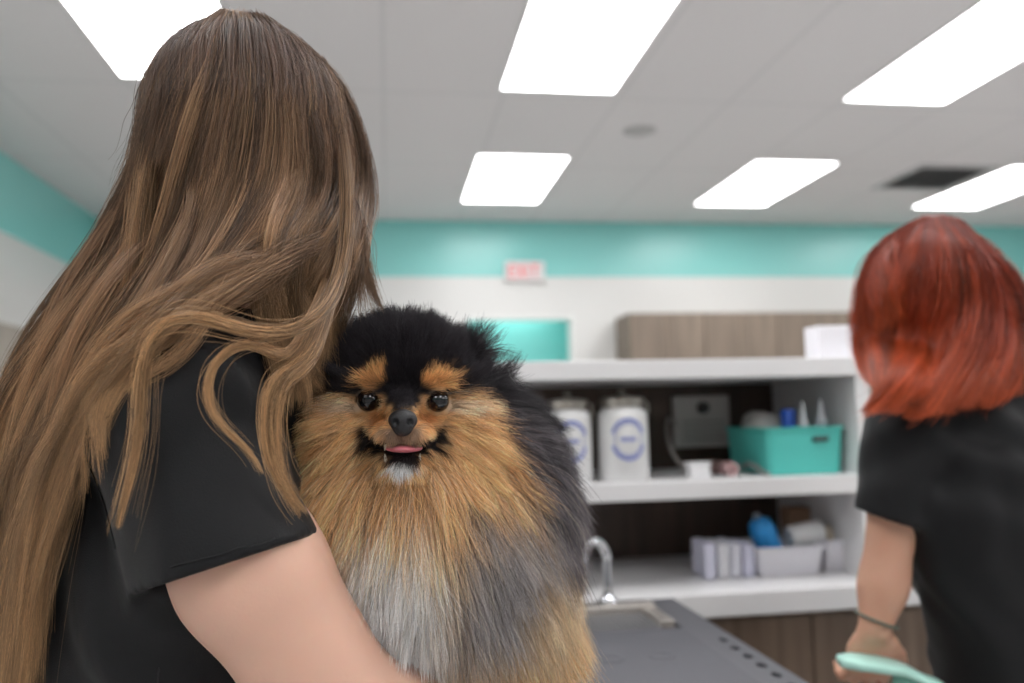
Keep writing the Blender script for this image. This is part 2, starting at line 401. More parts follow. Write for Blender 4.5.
# teal basket
tealp = mat('teal plastic', (88, 200, 190), .42)
xA = atY(770, 474, 1.885)[0]; xB = atY(848, 474, 1.885)[0]
bw = xB-xA; cx = (xA+xB)/2; cyb = 1.885+.13
t = on(cx, cyb, ZM, 'storage_basket', 'teal plastic storage basket holding bottles on the middle shelf', 'basket')
b = BM(); open_bin(b, bw, .25, .112, .94, .018, .003); bk = link('body', b, tealp, t, angle=.5)
b = BM(); box(b, .015, -.131, .078, .055, -.1235, .090, .002); link('handle_slot', b, mat('slot dark', (60, 72, 72), .6), t)
def bottle(x, y, z, r, h, cap, bodyc, capc, label, name='squeeze_bottle', lean=0, grp=None):
    t = on(x, y, z, name, label, 'bottle', grp); t.rotation_euler = (0, lean, 0)
    bh = h*.62
    b = BM(); lathe(b, [(0, 0), (r*.92, 0), (r, .004), (r, bh*.82), (r*.85, bh*.93), (r*.42, bh), (r*.42, bh+.004), (0, bh+.004)], 24); link('body', b, bodyc, t, smooth=True)
    b = BM()
    if cap == 'nozzle': lathe(b, [(0, bh+.003), (r*.62, bh+.003), (r*.60, bh+.014), (r*.35, bh+.022), (r*.12, h), (0, h)], 20)
    else: lathe(b, [(0, bh+.003), (r*.6, bh+.003), (r*.6, h*.97), (r*.5, h), (0, h)], 24)
    link('cap', b, capc, t, angle=.7)
    return t
wpl = mat('translucent white plastic', (214, 218, 224), .3); bcap = mat('blue cap', (40, 96, 205), .4); wb = mat('pale bottle', (200, 210, 216), .3)
navy = mat('dark blue bottle', (70, 105, 150), .35)
zb = ZM+.0085
a = atY(788, 420, 1.97); bottle(a[0], 1.97, zb, .028, .146, 'cap', wb, bcap, 'bottle with a bright blue cap standing in the teal basket')
a = atY(803, 420, 1.93); bottle(a[0], 1.93, zb, .019, .164, 'nozzle', navy, wpl, 'white-nozzled blue bottle in the middle of the teal basket')
a = atY(821, 420, 1.95); bottle(a[0], 1.95, zb, .025, .168, 'nozzle', wpl, wpl, 'white-nozzled clear bottle at the right in the teal basket')
a = atY(757, 424, 2.04)
b = BM(); T = Matrix.Translation((a[0]+.012, 2.055, ZM+.085)) @ Matrix.Rotation(.25, 4, 'Y')
rr = [[T @ Vector((x*k, y*k*.9, z)) for x, y in rounded(.085, .12, .035)] for k, z in ((.8, -.07), (.98, -.03), (1, .03), (.93, .050), (.65, .062), (.2, .066))]
loft(b, rr); tag(link('folded_cloth', b, mat('grey towelling', (186, 184, 180), .9, bump=.6, bscale=200), smooth=True), 'grey folded cloth bulging from the left of the teal basket', 'cloth')

# lower shelf goods
whp = mat('white basket plastic', (226, 225, 232), .45)
def lowbin(x0, x1, Y, depth, h, name, label, m=whp, taper=.9):
    A = atY(x0, 578, Y)[0]; B = atY(x1, 578, Y)[0]
    t = on((A+B)/2, Y+depth/2, CZ, name, label, 'basket', 'white baskets on the counter')
    b = BM(); open_bin(b, B-A, depth, h, taper, .012, .0025, c=(0, 0, .0005)); link('body', b, m, t, angle=.5)
    return t, (A+B)/2, Y+depth/2
lowbin(759, 826, 1.93, .16, .068, 'storage_basket', 'wide white plastic basket on the counter under the blue bottle')
lowbin(828, 858, 1.95, .14, .075, 'storage_basket', 'narrow white basket holding a cream ball beside the shelf side panel')
A = atY(706, 578, 1.94)[0]; B = atY(756, 578, 1.94)[0]
for i in range(4):
    w = (B-A-.006)/4
    x0 = A+i*(w+.002)
    b = BM(); T = Matrix.Translation((x0+w/2, 1.94+.05, CZ+.0415)) @ Matrix.Rotation((-.05, .02, -.02, .03)[i]*.6, 4, 'Z')
    box(b, -w/2+.001, -.05, -.041, w/2-.001, .05, .041+(.002, -.001, .0, -.004)[i], .005, T=T)
    nm = ['left end', 'second from the left', 'third from the left', 'right end, touching the wide basket'][i]
    tag(link('tissue_pack', b, mat('white soft pack', ((214, 226, 221, 212)[i],)*2+(232,), .6, bump=.3, bscale=30)), 'upright white soft pack on the counter, '+nm, 'pack', 'white packs standing in a row on the counter')
# blue bottle leaning in the wide basket
p0 = atY(774, 556, 1.99); p1 = atY(757, 514, 1.99)
t = on(p0[0], 1.99, CZ+.030, 'spray_bottle', 'bright blue bottle leaning left out of the white basket', 'bottle')
ang = math.atan2(p1[0]-p0[0], p1[2]-p0[2])
t.rotation_euler = (0, ang, 0)
blu = mat('blue plastic', (44, 150, 222), .35)
b = BM(); lathe(b, [(0, 0), (.027, 0), (.030, .006), (.031, .075), (.027, .098), (.012, .108), (0, .108)], 28); link('body', b, blu, t, smooth=True)
b = BM(); lathe(b, [(0, .1085), (.009, .1085), (.009, .117), (.006, .120), (0, .120)], 16); link('cap', b, mat('grey cap', (150, 160, 170), .4), t, smooth=True)
a = atY(806, 545, 2.0)
t = on(a[0], 2.0, CZ+.058, 'paper_towel_roll', 'white paper roll lying across the wide white basket', 'paper roll')
T = Matrix.Translation((-.045, 0, .02)) @ Matrix.Rotation(.14, 4, 'Y').inverted() @ Matrix.Rotation(PI/2, 4, 'Y')
b = BM(); lathe(b, [(.01, 0), (.026, 0), (.028, .003), (.030, .083), (.028, .086), (.01, .086), (.01, 0)], 28, T=T); link('paper', b, mat('paper white', (232, 233, 233), .8), t, angle=.7)
a = atY(800, 532, 2.12)
b = BM(); box(b, a[0]-.035, 2.10, CZ+.001, a[0]+.035, 2.16, CZ+.138, .003); tag(link('cardboard_box', b, mat('brown card', (160, 130, 106), .8)), 'brown cardboard box behind the white paper roll', 'box')
a = atY(839, 540, 2.0)
b = BM(); bmesh.ops.create_icosphere(b, subdivisions=4, radius=.0285, matrix=Matrix.Translation((a[0]-.002, 2.015, CZ+.080)))
tag(link('cotton_ball', b, mat('cream cotton', (226, 214, 194), .95, bump=1, bscale=120), smooth=True), 'cream coloured ball sitting in the narrow white basket', 'ball')

# things on the counter behind the red-haired person
a = atY(917, 570, 1.95); bottle(a[0], 2.0, CZ, .02, .12, 'nozzle', wb, wpl, 'pale bottle on the counter between the arm and body')
a = atY(932, 566, 1.88)
t = on(a[0], 1.93, CZ, 'grooming_brush', 'teal oval brush lying on the counter beside the red-haired person', 'brush')
tm = mat('bright teal', (34, 160, 170), .35)
b = BM()
rr = [[(x*k-.0, y*k, z+x*.25) for x, y in rounded(.085, .05, .024)] for k, z in ((.75, .014), (.95, .018), (1, .028), (.9, .040), (.6, .046))]
loft(b, rr); link('head', b, tm, t, smooth=True)
b = BM(); tube(b, [(.04, 0, .04), (.08, .01, .035), (.13, .02, .016)], [.012, .009, .011], 12); link('handle', b, tm, t, smooth=True)

# ------------------------------------------------------------------ grooming tub with mat and faucet
TX0, TX1, TY0, TY1, TZ = .03, .590, .42, 1.765, .902
greyr = mat('grey rim', (92, 92, 97), .5)
satin = mat('brushed steel', (190, 184, 178), .38, .7)
t = thing('grooming_tub', 'grey and steel grooming tub with perforated edge below the dog', 'grooming tub', ((TX0+TX1)/2, (TY0+TY1)/2, 0))
ox, oy = (TX0+TX1)/2, (TY0+TY1)/2
hx, hy = (TX1-TX0)/2, (TY1-TY0)/2
def rect(x0, y0, x1, y1, z): return [(x0, y0, z), (x1, y0, z), (x1, y1, z), (x0, y1, z)]
b = BM(); loft(b, [rect(-hx+.03, -hy+.03, hx-.03, hy-.03, .12), rect(-hx+.008, -hy+.008, hx-.008, hy-.008, .60), rect(-hx, -hy, hx, hy, .66), rect(-hx, -hy, hx, hy, TZ-.014), rect(-hx+.075, -hy+.075, hx-.075, hy-.20, TZ-.014), rect(-hx+.1, -hy+.1, hx-.1, hy-.22, .70)], True, True)
link('basin', b, satin, t)
# frame strip with oval drain holes on the right-hand side
b = BM()
xs0, xs1 = hx-.062, hx
cell = .0505; n = int((2*hy-.32)/cell); y0 = -hy+.02
for side in (1,):
    for i in range(n):
        ya, yb2 = y0+i*cell, y0+(i+1)*cell
        cxh = xs0+.036; cyh = (ya+yb2)/2
        K = 16
        ring = []; sq = []
        for k in range(K):
            a_ = 2*PI*k/K+PI/4
            ring.append((cxh+.0075*math.cos(a_), cyh+.0125*math.sin(a_)))
            c_, s_ = math.cos(a_), math.sin(a_); m_ = max(abs(c_), abs(s_))
            sq.append(((xs0+xs1)/2+(xs1-xs0)/2*c_/m_, cyh+cell/2*s_/m_))
        lo, hi = TZ-.0135, TZ
        R0 = [b.verts.new((x, y, hi)) for x, y in sq]; R1 = [b.verts.new((x, y, hi)) for x, y in ring]; R2 = [b.verts.new((x, y, lo)) for x, y in ring]
        for A_, B_ in ((R0, R1), (R1, R2)):
            for k in range(K): b.faces.new((A_[k], A_[(k+1) % K], B_[(k+1) % K], B_[k]))
        f = b.faces.new(R2); f.material_index = 1
    ye = y0+n*cell
bmesh.ops.remove_doubles(b, verts=b.verts[:], dist=1e-5)
box(b, xs0, ye, TZ-.0135, xs1, hy, TZ); box(b, xs0, -hy, TZ-.0135, xs1, y0, TZ)
box(b, xs1-.002, -hy, TZ-.0135, xs1, hy, TZ+.0005)
rim = link('perforated_rim', b, greyr, t); rim.data.materials.append(mat('hole dark', (12, 12, 13), .9))
b = BM(); box(b, -hx, hy-.05, TZ-.0135, xs0, hy, TZ+.001); box(b, -hx, -hy, TZ-.0135, -hx+.06, hy-.05, TZ); box(b, -hx+.06, -hy, TZ-.0135, xs0, -hy+.06, TZ)
link('rim', b, mat('dark grey rim', (74, 74, 78), .45), t)
# steel ledge and perforated grate near the faucet
b = BM(); box(b, -hx+.06, hy-.085, TZ-.013, xs0, hy-.05, TZ+.010, .004); box(b, xs0-.03, hy-.20, TZ-.013, xs0, hy-.086, TZ+.004, .003); link('steel_ledge', b, satin, t)
def grate_mat():
    m = mat('perforated steel', (150, 150, 150), .4, .6); nt = m.node_tree; bs = nt.nodes['Principled BSDF']
    g = nt.nodes.new('ShaderNodeTexCoord'); s = nt.nodes.new('ShaderNodeSeparateXYZ'); nt.links.new(g.outputs['Object'], s.inputs[0])
    o = []
    for ax in ('X', 'Y'):
        p = nt.nodes.new('ShaderNodeMath'); p.operation = 'PINGPONG'; p.inputs[1].default_value = .005
        nt.links.new(s.outputs[ax], p.inputs[0])
        q = nt.nodes.new('ShaderNodeMath'); q.operation = 'POWER'; q.inputs[1].default_value = 2; nt.links.new(p.outputs[0], q.inputs[0]); o.append(q)
    ad = nt.nodes.new('ShaderNodeMath'); nt.links.new(o[0].outputs[0], ad.inputs[0]); nt.links.new(o[1].outputs[0], ad.inputs[1])
    lt = nt.nodes.new('ShaderNodeMath'); lt.operation = 'LESS_THAN'; lt.inputs[1].default_value = .0034**2; nt.links.new(ad.outputs[0], lt.inputs[0])
    mx = nt.nodes.new('ShaderNodeMix'); mx.data_type = 'RGBA'; mx.inputs[6].default_value = lin((150, 150, 152))+(1,); mx.inputs[7].default_value = lin((34, 34, 36))+(1,)
    nt.links.new(lt.outputs[0], mx.inputs[0]); nt.links.new(mx.outputs[2], bs.inputs['Base Color'])
    return m
b = BM(); box(b, -hx+.06, hy-.24, TZ-.012, xs0-.03, hy-.086, TZ-.006); link('perforated_grate', b, grate_mat(), t)
for sx in (-1, 1):
    for sy in (-1, 1):
        b = BM(); box(b, sx*(hx-.1)-.025, sy*(hy-.1)-.025, 0, sx*(hx-.1)+.025, sy*(hy-.1)+.025, .1195, .004); link('leg', b, satin, t)
# rubber mat laid in the tub
b = BM()
mw0, mw1, my0, my1 = TX0+.061, TX1-.0625, TY0+.061, TY1-.245
def ringm(z, k, ins=0): return [((mw0+mw1)/2+x, (my0+my1)/2+y, z) for x, y in rounded(mw1-mw0-ins*2, my1-my0-ins*2, .02)]
box(b, mw0, my0, TZ-.013, mw1, my1, TZ+.002, .003)
for i in range(9):
    for j in range(3):
        x = mw0+.09+i*.083; y = my1-.17-j*.30
        if x < mw1-.05: lathe(b, [(.022, 0), (.021, .0015), (.015, .0015), (.014, 0)], 20, c=(x, y, TZ+.0018))
tag(link('rubber_mat', b, mat('grey rubber', (88, 88, 94), .55, bump=.4, bscale=500, noise=.05, nscale=20)), 'dark grey rubber mat covering the grooming tub', 'mat')
# faucet
fx, fy = .445, TY1-.025
t = thing('faucet', 'chrome gooseneck faucet at the back of the grooming tub', 'faucet', (fx, fy, TZ+.001))
b = BM(); lathe(b, [(0, 0), (.024, 0), (.024, .004), (.014, .012), (.011, .02), (0, .02)], 28); link('base', b, chrome, t, smooth=True)
pts = [(0, 0, .015), (0, 0, .09)]+[(-.032+.032*math.cos(a), -.022*(1-math.cos(a)), .09+.040*math.sin(a)) for a in np.linspace(.2, PI*.82, 9)]
b = BM(); tube(b, spline(pts, 40), .0095, 16); link('spout', b, chrome, t, smooth=True)
b = BM(); e = pts[-1]; tube(b, [e, (e[0]-.004, e[1]-.003, e[2]-.022), (e[0]-.006, e[1]-.004, e[2]-.034)], [.012, .0135, .014], 16); link('spray_head', b, chrome, t, smooth=True)

# ------------------------------------------------------------------ implicit surfaces for bodies, clothes and fur
def s_min(a, b, k):
    h = np.clip(.5+.5*(b-a)/k, 0, 1); return b*(1-h)+a*h-k*h*(1-h)
def s_max(a, b, k): return -s_min(-a, -b, k)
def cone(P, a, b, ra, rb):
    """capsule from a to b whose radius changes from ra to rb"""
    a = np.asarray(a, float); b = np.asarray(b, float); d = b-a; L = d@d
    h = np.clip(((P-a)@d)/L, 0, 1)
    return np.linalg.norm(P-a-h[:, None]*d, axis=1)-(ra+(rb-ra)*h)
def ell(P, c, r, R=None):
    q = P-np.asarray(c, float)
    if R is not None: q = q@R
    r = np.asarray(r, float)
    k0 = np.linalg.norm(q/r, axis=1); k1 = np.linalg.norm(q/(r*r), axis=1)
    return k0*(k0-1)/np.maximum(k1, 1e-9)
def basis(fwd, up=(0, 0, 1)):
    """columns right, forward, up"""
    f = nrm(fwd); r = nrm(np.cross(f, up)); u = np.cross(r, f)
    return np.stack([r, f, u], 1)
def chain(P, pts, k=.02):
    d = None
    for (a, ra), (b, rb) in zip(pts, pts[1:]):
        e = cone(P, a, b, ra, rb); d = e if d is None else s_min(d, e, k)
    return d
def mesh_sdf(fn, lo, hi, h, name, m, parent=None, smooth_it=0):
    lo = np.array(lo, float); hi = np.array(hi, float)
    n = np.ceil((hi-lo)/h).astype(int)+1
    B = 8
    nb = -(-n//B); full = nb*B+1
    # coarse pass: only blocks near the surface are sampled finely
    V = np.ones(tuple(full), np.float32)
    bc = np.stack(np.meshgrid(*[np.arange(k) for k in nb], indexing='ij'), -1).reshape(-1, 3)
    dc = fn(lo+(bc*B+B/2)*h)
    for q in range(3): pass
    near = np.abs(dc) < B*h*.5*1.75+.025
    for b_, s in zip(bc[~near], dc[~near]):
        i, j, k = b_*B; V[i:i+B+1, j:j+B+1, k:k+B+1] = 1. if s > 0 else -1.
    idx = np.stack(np.meshgrid(*[np.arange(B+1)]*3, indexing='ij'), -1).reshape(-1, 3)
    nz = bc[near]
    for s in range(0, len(nz), 400):
        ch = nz[s:s+400]
        P = lo+(ch[:, None]*B+idx[None]).reshape(-1, 3)*h
        D = fn(P).reshape(len(ch), B+1, B+1, B+1)
        for b_, d in zip(ch, D):
            i, j, k = b_*B; V[i:i+B+1, j:j+B+1, k:k+B+1] = d
    S = V < 0
    c = np.zeros(tuple(full-1), int)
    for i in (0, 1):
        for j in (0, 1):
            for k in (0, 1):
                c += S[i:i+full[0]-1, j:j+full[1]-1, k:k+full[2]-1]
    cells = np.argwhere((c > 0) & (c < 8))
    vid = -np.ones(tuple(full-1), int); vid[tuple(cells.T)] = np.arange(len(cells))
    acc = np.zeros((len(cells), 3)); cnt = np.zeros(len(cells))
    cor = [(i, j, k) for i in (0, 1) for j in (0, 1) for k in (0, 1)]
    for a in cor:
        for ax in range(3):
            if a[ax]: continue
            b_ = list(a); b_[ax] = 1
            va = V[tuple((cells+a).T)]; vb = V[tuple((cells+b_).T)]
            mk = (va < 0) != (vb < 0)
            t = np.where(mk, va/np.where(mk, va-vb, 1), 0)
            p = np.repeat(np.array(a, float)[None], len(cells), 0); p[:, ax] += t
            acc[mk] += p[mk]; cnt[mk] += 1
    vert = lo+(cells+acc/cnt[:, None])*h
    faces = []
    for ax in range(3):
        u, v = [(1, 2), (2, 0), (0, 1)][ax]
        sl = [slice(1, -1)]*3; sl[ax] = slice(0, -1)
        sh = list(sl); sh[ax] = slice(1, None)
        A = S[tuple(sl)]; Bq = S[tuple(sh)]
        e = np.argwhere(A != Bq)
        inside = A[tuple(e.T)]
        off = np.ones(3, int); off[ax] = 0
        e = e+off
        def g(du, dv):
            q = e.copy(); q[:, u] -= du; q[:, v] -= dv; return vid[tuple(q.T)]
        quad = np.stack([g(1, 1), g(0, 1), g(0, 0), g(1, 0)], 1)
        quad[~inside] = quad[~inside][:, ::-1]
        faces.append(quad[(quad >= 0).all(1)])
    faces = np.vstack(faces)
    me = bpy.data.meshes.new(name)
    me.vertices.add(len(vert)); me.vertices.foreach_set('co', vert.astype(np.float32).ravel())
    me.loops.add(len(faces)*4); me.loops.foreach_set('vertex_index', faces.ravel().astype(np.int32))
    me.polygons.add(len(faces)); me.polygons.foreach_set('loop_start', np.arange(0, len(faces)*4, 4, dtype=np.int32))
    me.update(calc_edges=True); me.validate()
    me.shade_smooth()
    me.materials.append(m)
    o = bpy.data.objects.new(name, me); COL.objects.link(o)
    if parent is not None:
        o.parent = parent; o.matrix_parent_inverse = Matrix.Translation(-Vector(parent.location))
    o['_v'] = 0; del o['_v']
    return o, vert, faces
def grad(fn, P, e=.002):
    g = np.stack([fn(P+d)-fn(P-d) for d in np.eye(3)*e], 1)
    return g/np.maximum(np.linalg.norm(g, axis=1, keepdims=True), 1e-9)
def set_colors(o, rgb):
    """linear rgb per vertex"""
    a = o.data.color_attributes.new('coat', 'FLOAT_COLOR', 'POINT')
    c = np.ones((len(rgb), 4), np.float32); c[:, :3] = rgb
    a.data.foreach_set('color', c.ravel())
def coat_mat(name, rough=.8, spec=.2):
    m = mat(name, (128, 128, 128), rough, spec=spec); nt = m.node_tree; b = nt.nodes['Principled BSDF']
    a = nt.nodes.new('ShaderNodeAttribute'); a.attribute_name = 'coat'
    nt.links.new(a.outputs['Color'], b.inputs['Base Color']); return m
def hair_mat(name, rough=.45, spec=.35, coat=0):
    m = coat_mat(name, rough, spec); return m
def hair_obj(name, pts, cols, rad, m, parent=None, taper=True):
    """pts (N,K,3), cols (N,K,3) linear, rad root radius"""
    N, K = pts.shape[:2]
    cu = bpy.data.hair_curves.new(name)
    cu.add_curves([K]*N)
    cu.position_data.foreach_set('vector', pts.astype(np.float32).ravel())
    t = np.linspace(0, 1, K)
    prof = (1-.75*t**2.5) if taper else np.ones(K)
    r = (np.asarray(rad).reshape(-1, 1) if np.ndim(rad) else np.full((N, 1), rad))*prof[None]
    ra = cu.attributes.new('radius', 'FLOAT', 'POINT'); ra.data.foreach_set('value', r.astype(np.float32).ravel())
    ca = cu.attributes.new('coat', 'FLOAT_COLOR', 'POINT')
    c = np.ones((N, K, 4), np.float32); c[..., :3] = cols
    ca.data.foreach_set('color', c.ravel())
    cu.materials.append(m)
    o = bpy.data.objects.new(name, cu); COL.objects.link(o)
    if parent is not None:
        o.parent = parent; o.matrix_parent_inverse = Matrix.Translation(-Vector(parent.location))
    return o
LN = lambda *c: np.array(lin(c))
def skin_mat(name, rgb):
    m = mat(name, rgb, .48, spec=.4, sub=.25, noise=.05, nscale=25, bump=.12, bscale=350); return m

# hand: palm and five bent fingers as one implicit shape, joined to the wrist
def hand_parts(wrist, fwd, palm_n, side, curl=.5, s=1.):
    """fwd towards the fingers, palm_n out of the palm, side +1 puts the thumb on fwd x palm_n"""
    f = nrm(fwd); pn = nrm(np.array(palm_n, float)-np.dot(palm_n, f)*f); r = np.cross(f, pn)*side
    w = np.asarray(wrist, float); out = []
    out.append(('e', w+f*.045*s, (.040*s, .050*s, .0155*s), np.stack([r, f, pn], 1)))
    for i, (o_, L) in enumerate(((.029, .073), (.010, .082), (-.010, .076), (-.028, .060))):
        p = w+f*.078*s+r*o_*s; d = nrm(f+r*o_*2.5); c = curl*(1+.12*i)
        for seg_, (fr, ra, rb) in enumerate(((.45, .0088, .0080), (.30, .0080, .0074), (.25, .0074, .0062))):
            a = c*(.6, 1.0, .8)[seg_]
            d = nrm(d*math.cos(a)+pn*math.sin(a)*1.0)
            pn2 = pn
            q = p+d*L*fr*s; out.append(('c', p, q, ra*s, rb*s)); p = q
            pn = nrm(pn-f*math.sin(a)*.8) if seg_ < 2 else pn
        pn = pn2 if False else nrm(np.array(palm_n, float)-np.dot(palm_n, f)*f)
    p = w+f*.022*s+r*.028*s; d = nrm(f*.75+r*.65+pn*.35)
    for L, ra, rb in ((.038, .0125, .0105), (.030, .0100, .0092), (.024, .0092, .0072)):
        q = p+d*L*s; out.append(('c', p, q, ra*s, rb*s)); p = q; d = nrm(d+f*.25+pn*curl*.5)
    return out
def hand_sdf(P, parts):
    d = None
    for q in parts:
        e = ell(P, q[1], q[2], q[3]) if q[0] == 'e' else cone(P, *q[1:])
        d = e if d is None else s_min(d, e, .005)
    return d
def head_sdf(P, c, R, s=1., face=True):
    """adult head; c centre, R columns right / forward / up"""
    q = (P-np.asarray(c))@R/s
    d = ell(q, (0, -.012, .022), (.074, .092, .088))
    d = s_min(d, ell(q, (0, .028, -.038), (.055, .058, .066)), .03)
    d = s_min(d, ell(q, (0, .062, -.088), (.022, .020, .018)), .02)
    d = s_min(d, cone(q, (0, .080, .010), (0, .101, -.024), .007, .0125), .012)
    for sx in (-1, 1):
        d = s_min(d, ell(q, (sx*.010, .094, -.028), (.009, .010, .007)), .006)
        d = s_min(d, ell(q, (sx*.034, .062, -.024), (.024, .020, .018)), .015)
        d = s_max(d, -ell(q, (sx*.031, .090, .006), (.017, .014, .011)), .012)
        d = s_min(d, ell(q, (sx*.031, .070, .006), (.0125,)*3), .003)
        d = s_min(d, cone(q, (sx*.012, .088, .026), (sx*.046, .074, .025), .006, .004), .010)
        e = ell(q, (sx*.072, -.008, -.004), (.0075, .018, .031))
        e = s_max(e, -ell(q, (sx*.080, -.004, .002), (.0045, .010, .019)), .003)
        d = s_min(d, e, .006)
    d = s_min(d, cone(q, (-.017, .086, -.052), (.017, .086, -.052), .005, .005), .006)
    d = s_min(d, cone(q, (-.014, .085, -.062), (.014, .085, -.062), .006, .006), .006)
    d = s_max(d, -cone(q, (-.020, .093, -.057), (.020, .093, -.057), .0016, .0016), .003)
    return d*s

# ------------------------------------------------------------------ hair grown from guide locks
def shellD(px, py, c, r, R):
    """depth at which the sight line meets (or passes nearest to) an ellipsoid"""
    o = ((CAM-c)@R)/r; d = (ray(px, py)@R)/r
    a = d@d; b_ = o@d; cc = o@o-1; disc = b_*b_-a*cc
    return (-b_-math.sqrt(disc))/a if disc > 0 else -b_/a
def guide(pts, shell, K=26):
    Q = []
    for p in pts:
        D = p[2] if len(p) > 2 else shellD(p[0], p[1], *shell)
        Q.append(at(p[0], p[1], D))
    return spline(np.array(Q), K)
def grow(groups, K, away, push, rgn):
    """groups: list of dict(guides, n clumps, per clump strands, spread, layer, cols)"""
    allp = []; allc = []
    tt = np.linspace(0, 1, K)
    for g in groups:
        G = np.array(g['guides'])
        nC, nS = g['clumps'], g['strands']
        for c in range(nC):
            u = g.get('u0', 0)+(g.get('u1', 1)-g.get('u0', 0))*(c+rgn.random())/nC
            us = np.clip(u+rgn.normal(0, g.get('usp', .012), nS), 0, 1)*(len(G)-1)
            i = np.minimum(us.astype(int), len(G)-2) if len(G) > 1 else np.zeros(nS, int)
            f = (us-i)[:, None, None]
            P = G[i]*(1-f)+G[np.minimum(i+1, len(G)-1)]*f
            # a clump shares a wave, a depth layer and a colour
            lay = rgn.random()*g.get('layer', .012)
            w1, w2 = rgn.normal(0, 1, 3)*g.get('wave', .004), rgn.normal(0, 1, 3)*g.get('wave', .004)
            fr = rgn.uniform(.7, 1.6); ph = rgn.uniform(0, 6.28)
            env = np.clip(tt*2.2, 0, 1)[:, None]
            wav = (w1*np.sin(fr*6.28*tt+ph)[:, None]+w2*np.cos(fr*6.28*tt*1.3+ph)[:, None])*env
            sp = g.get('spread', .005)*(np.interp(tt, [0, .3, .8, 1], g.get('prof', [.8, 1, .8, .5])))[None, :, None]
            off = rgn.normal(0, 1, (nS, 1, 3))*sp
            fly = rgn.normal(0, 1, (nS, 1, 3))*(rgn.random((nS, 1, 1)) < .06)*.008*tt[None, :, None]
            ws = rgn.normal(0, .0011, (nS, 1, 3))*np.sin(tt*rgn.uniform(6, 16)+ph)[None, :, None]
            P = P+wav[None]+off+fly+ws-away*lay
            L = rgn.uniform(g.get('lmin', .82), 1, nS)
            if g.get('lmin', .82) < 1:
                s = tt[None]*L[:, None]*(K-1); j = np.minimum(s.astype(int), K-2); h = (s-j)[..., None]
                ar = np.arange(nS)[:, None]
                P = P[ar, j]*(1-h)+P[ar, j+1]*h
            cr, cm, ct = g['cols']
            bri = rgn.uniform(*g.get('bri', (.62, 1.35))); gold = rgn.random()**2
            col = np.where(tt[:, None] < .45, cr+(cm-cr)*(tt[:, None]/.45), cm+(ct-cm)*((tt[:, None]-.45)/.55))
            col = col*(1-.35*gold)+ct*.35*gold
            if rgn.random() < .22: bri *= .5
            cc = col[None]*bri*rgn.uniform(.6, 1.4, (nS, 1, 1))
            allp.append(P); allc.append(np.clip(cc, 0, 1))
    P = np.vstack(allp); Cc = np.vstack(allc)
    for fn, mg in push:
        for _ in range(2):
            S = P[:, 1:].reshape(-1, 3)
            d = fn(S); k = d < mg
            if k.any():
                S[k] += grad(fn, S[k])*(mg-d[k])[:, None]
            P[:, 1:] = S.reshape(P[:, 1:].shape)
    # relax kinks left by the push
    for _ in range(2): P[:, 1:-1] = .25*P[:, :-2]+.5*P[:, 1:-1]+.25*P[:, 2:]
    return P, Cc

# ================================================================== person with long brown hair
skinA = skin_mat('skin pale', (232, 186, 164))
black = mat('black scrub fabric', (15, 15, 18), .6, spec=.3, sheen=.08, bump=.25, bscale=900)
blackP = mat('black trouser fabric', (28, 27, 31), .7, spec=.3)
shoe = mat('grey shoe', (70, 70, 74), .6)
fA = nrm((.97, .22, 0)); rA = np.array((fA[1], -fA[0], 0)); BA = np.stack([rA, fA, np.array((0, 0, 1.))], 1)
neck = np.array((-.130, .785, 1.375)); hipc = np.array((-.225, .85, .93)); chest = np.array((-.172, .825, 1.21)); waist = np.array((-.215, .84, 1.06))
shR = at(174, 410, .65); elR = at(350, 722, .645); wrR = at(466, 738, .745)
shL = neck-rA*.165+np.array((-.005, 0, -.045)); elL = np.array((-.05, 1.0, 1.12)); wrL = np.array((.045, .885, 1.03))
hcA = at(258, 147, .752); RA = basis((.42, .88, -.10), (-.12, .03, 1))
handRA = hand_parts(wrR, nrm(wrR-elR)*.8+np.array((.1, .35, .05)), (0, .3, 1), 1, .35, .92)
handLA = hand_parts(wrL, (.55, -.6, -.1), (0, 0, 1), -1, .35, .92)
feetA = [hipc+rA*.09*s for s in (1, -1)]
def legs(P, hip, side, f, s=1):
    d = None
    for sg in (1, -1):
        h_ = hip+side*.085*sg+np.array((0, 0, -.02)); k_ = np.array((h_[0]+f[0]*.02, h_[1]+f[1]*.02, .49)); a_ = np.array((h_[0]-f[0]*.01, h_[1]-f[1]*.01, .085))
        e = chain(P, [(h_, .082), (k_, .052), (a_, .036)], .02)
        e = s_min(e, cone(P, a_+(0, 0, -.05), a_+f*.15+np.array((0, 0, -.058)), .032, .022), .03)
        d = e if d is None else s_min(d, e, .02)
    return d
def torsoA(P, o=0.):
    d = ell(P, chest, (.145+o, .100+o, .165+o), BA)
    d = s_min(d, ell(P, waist, (.128+o, .092+o, .15+o), BA), .06)
    d = s_min(d, ell(P, hipc, (.165+o, .112+o, .13+o), BA), .06)
    d = s_min(d, cone(P, neck+rA*.02+(0, 0, -.03), shR+(0, 0, .005), .046+o, .050+o), .05)
    d = s_min(d, cone(P, neck-rA*.02+(0, 0, -.03), shL, .046+o, .050+o), .05)
    return d
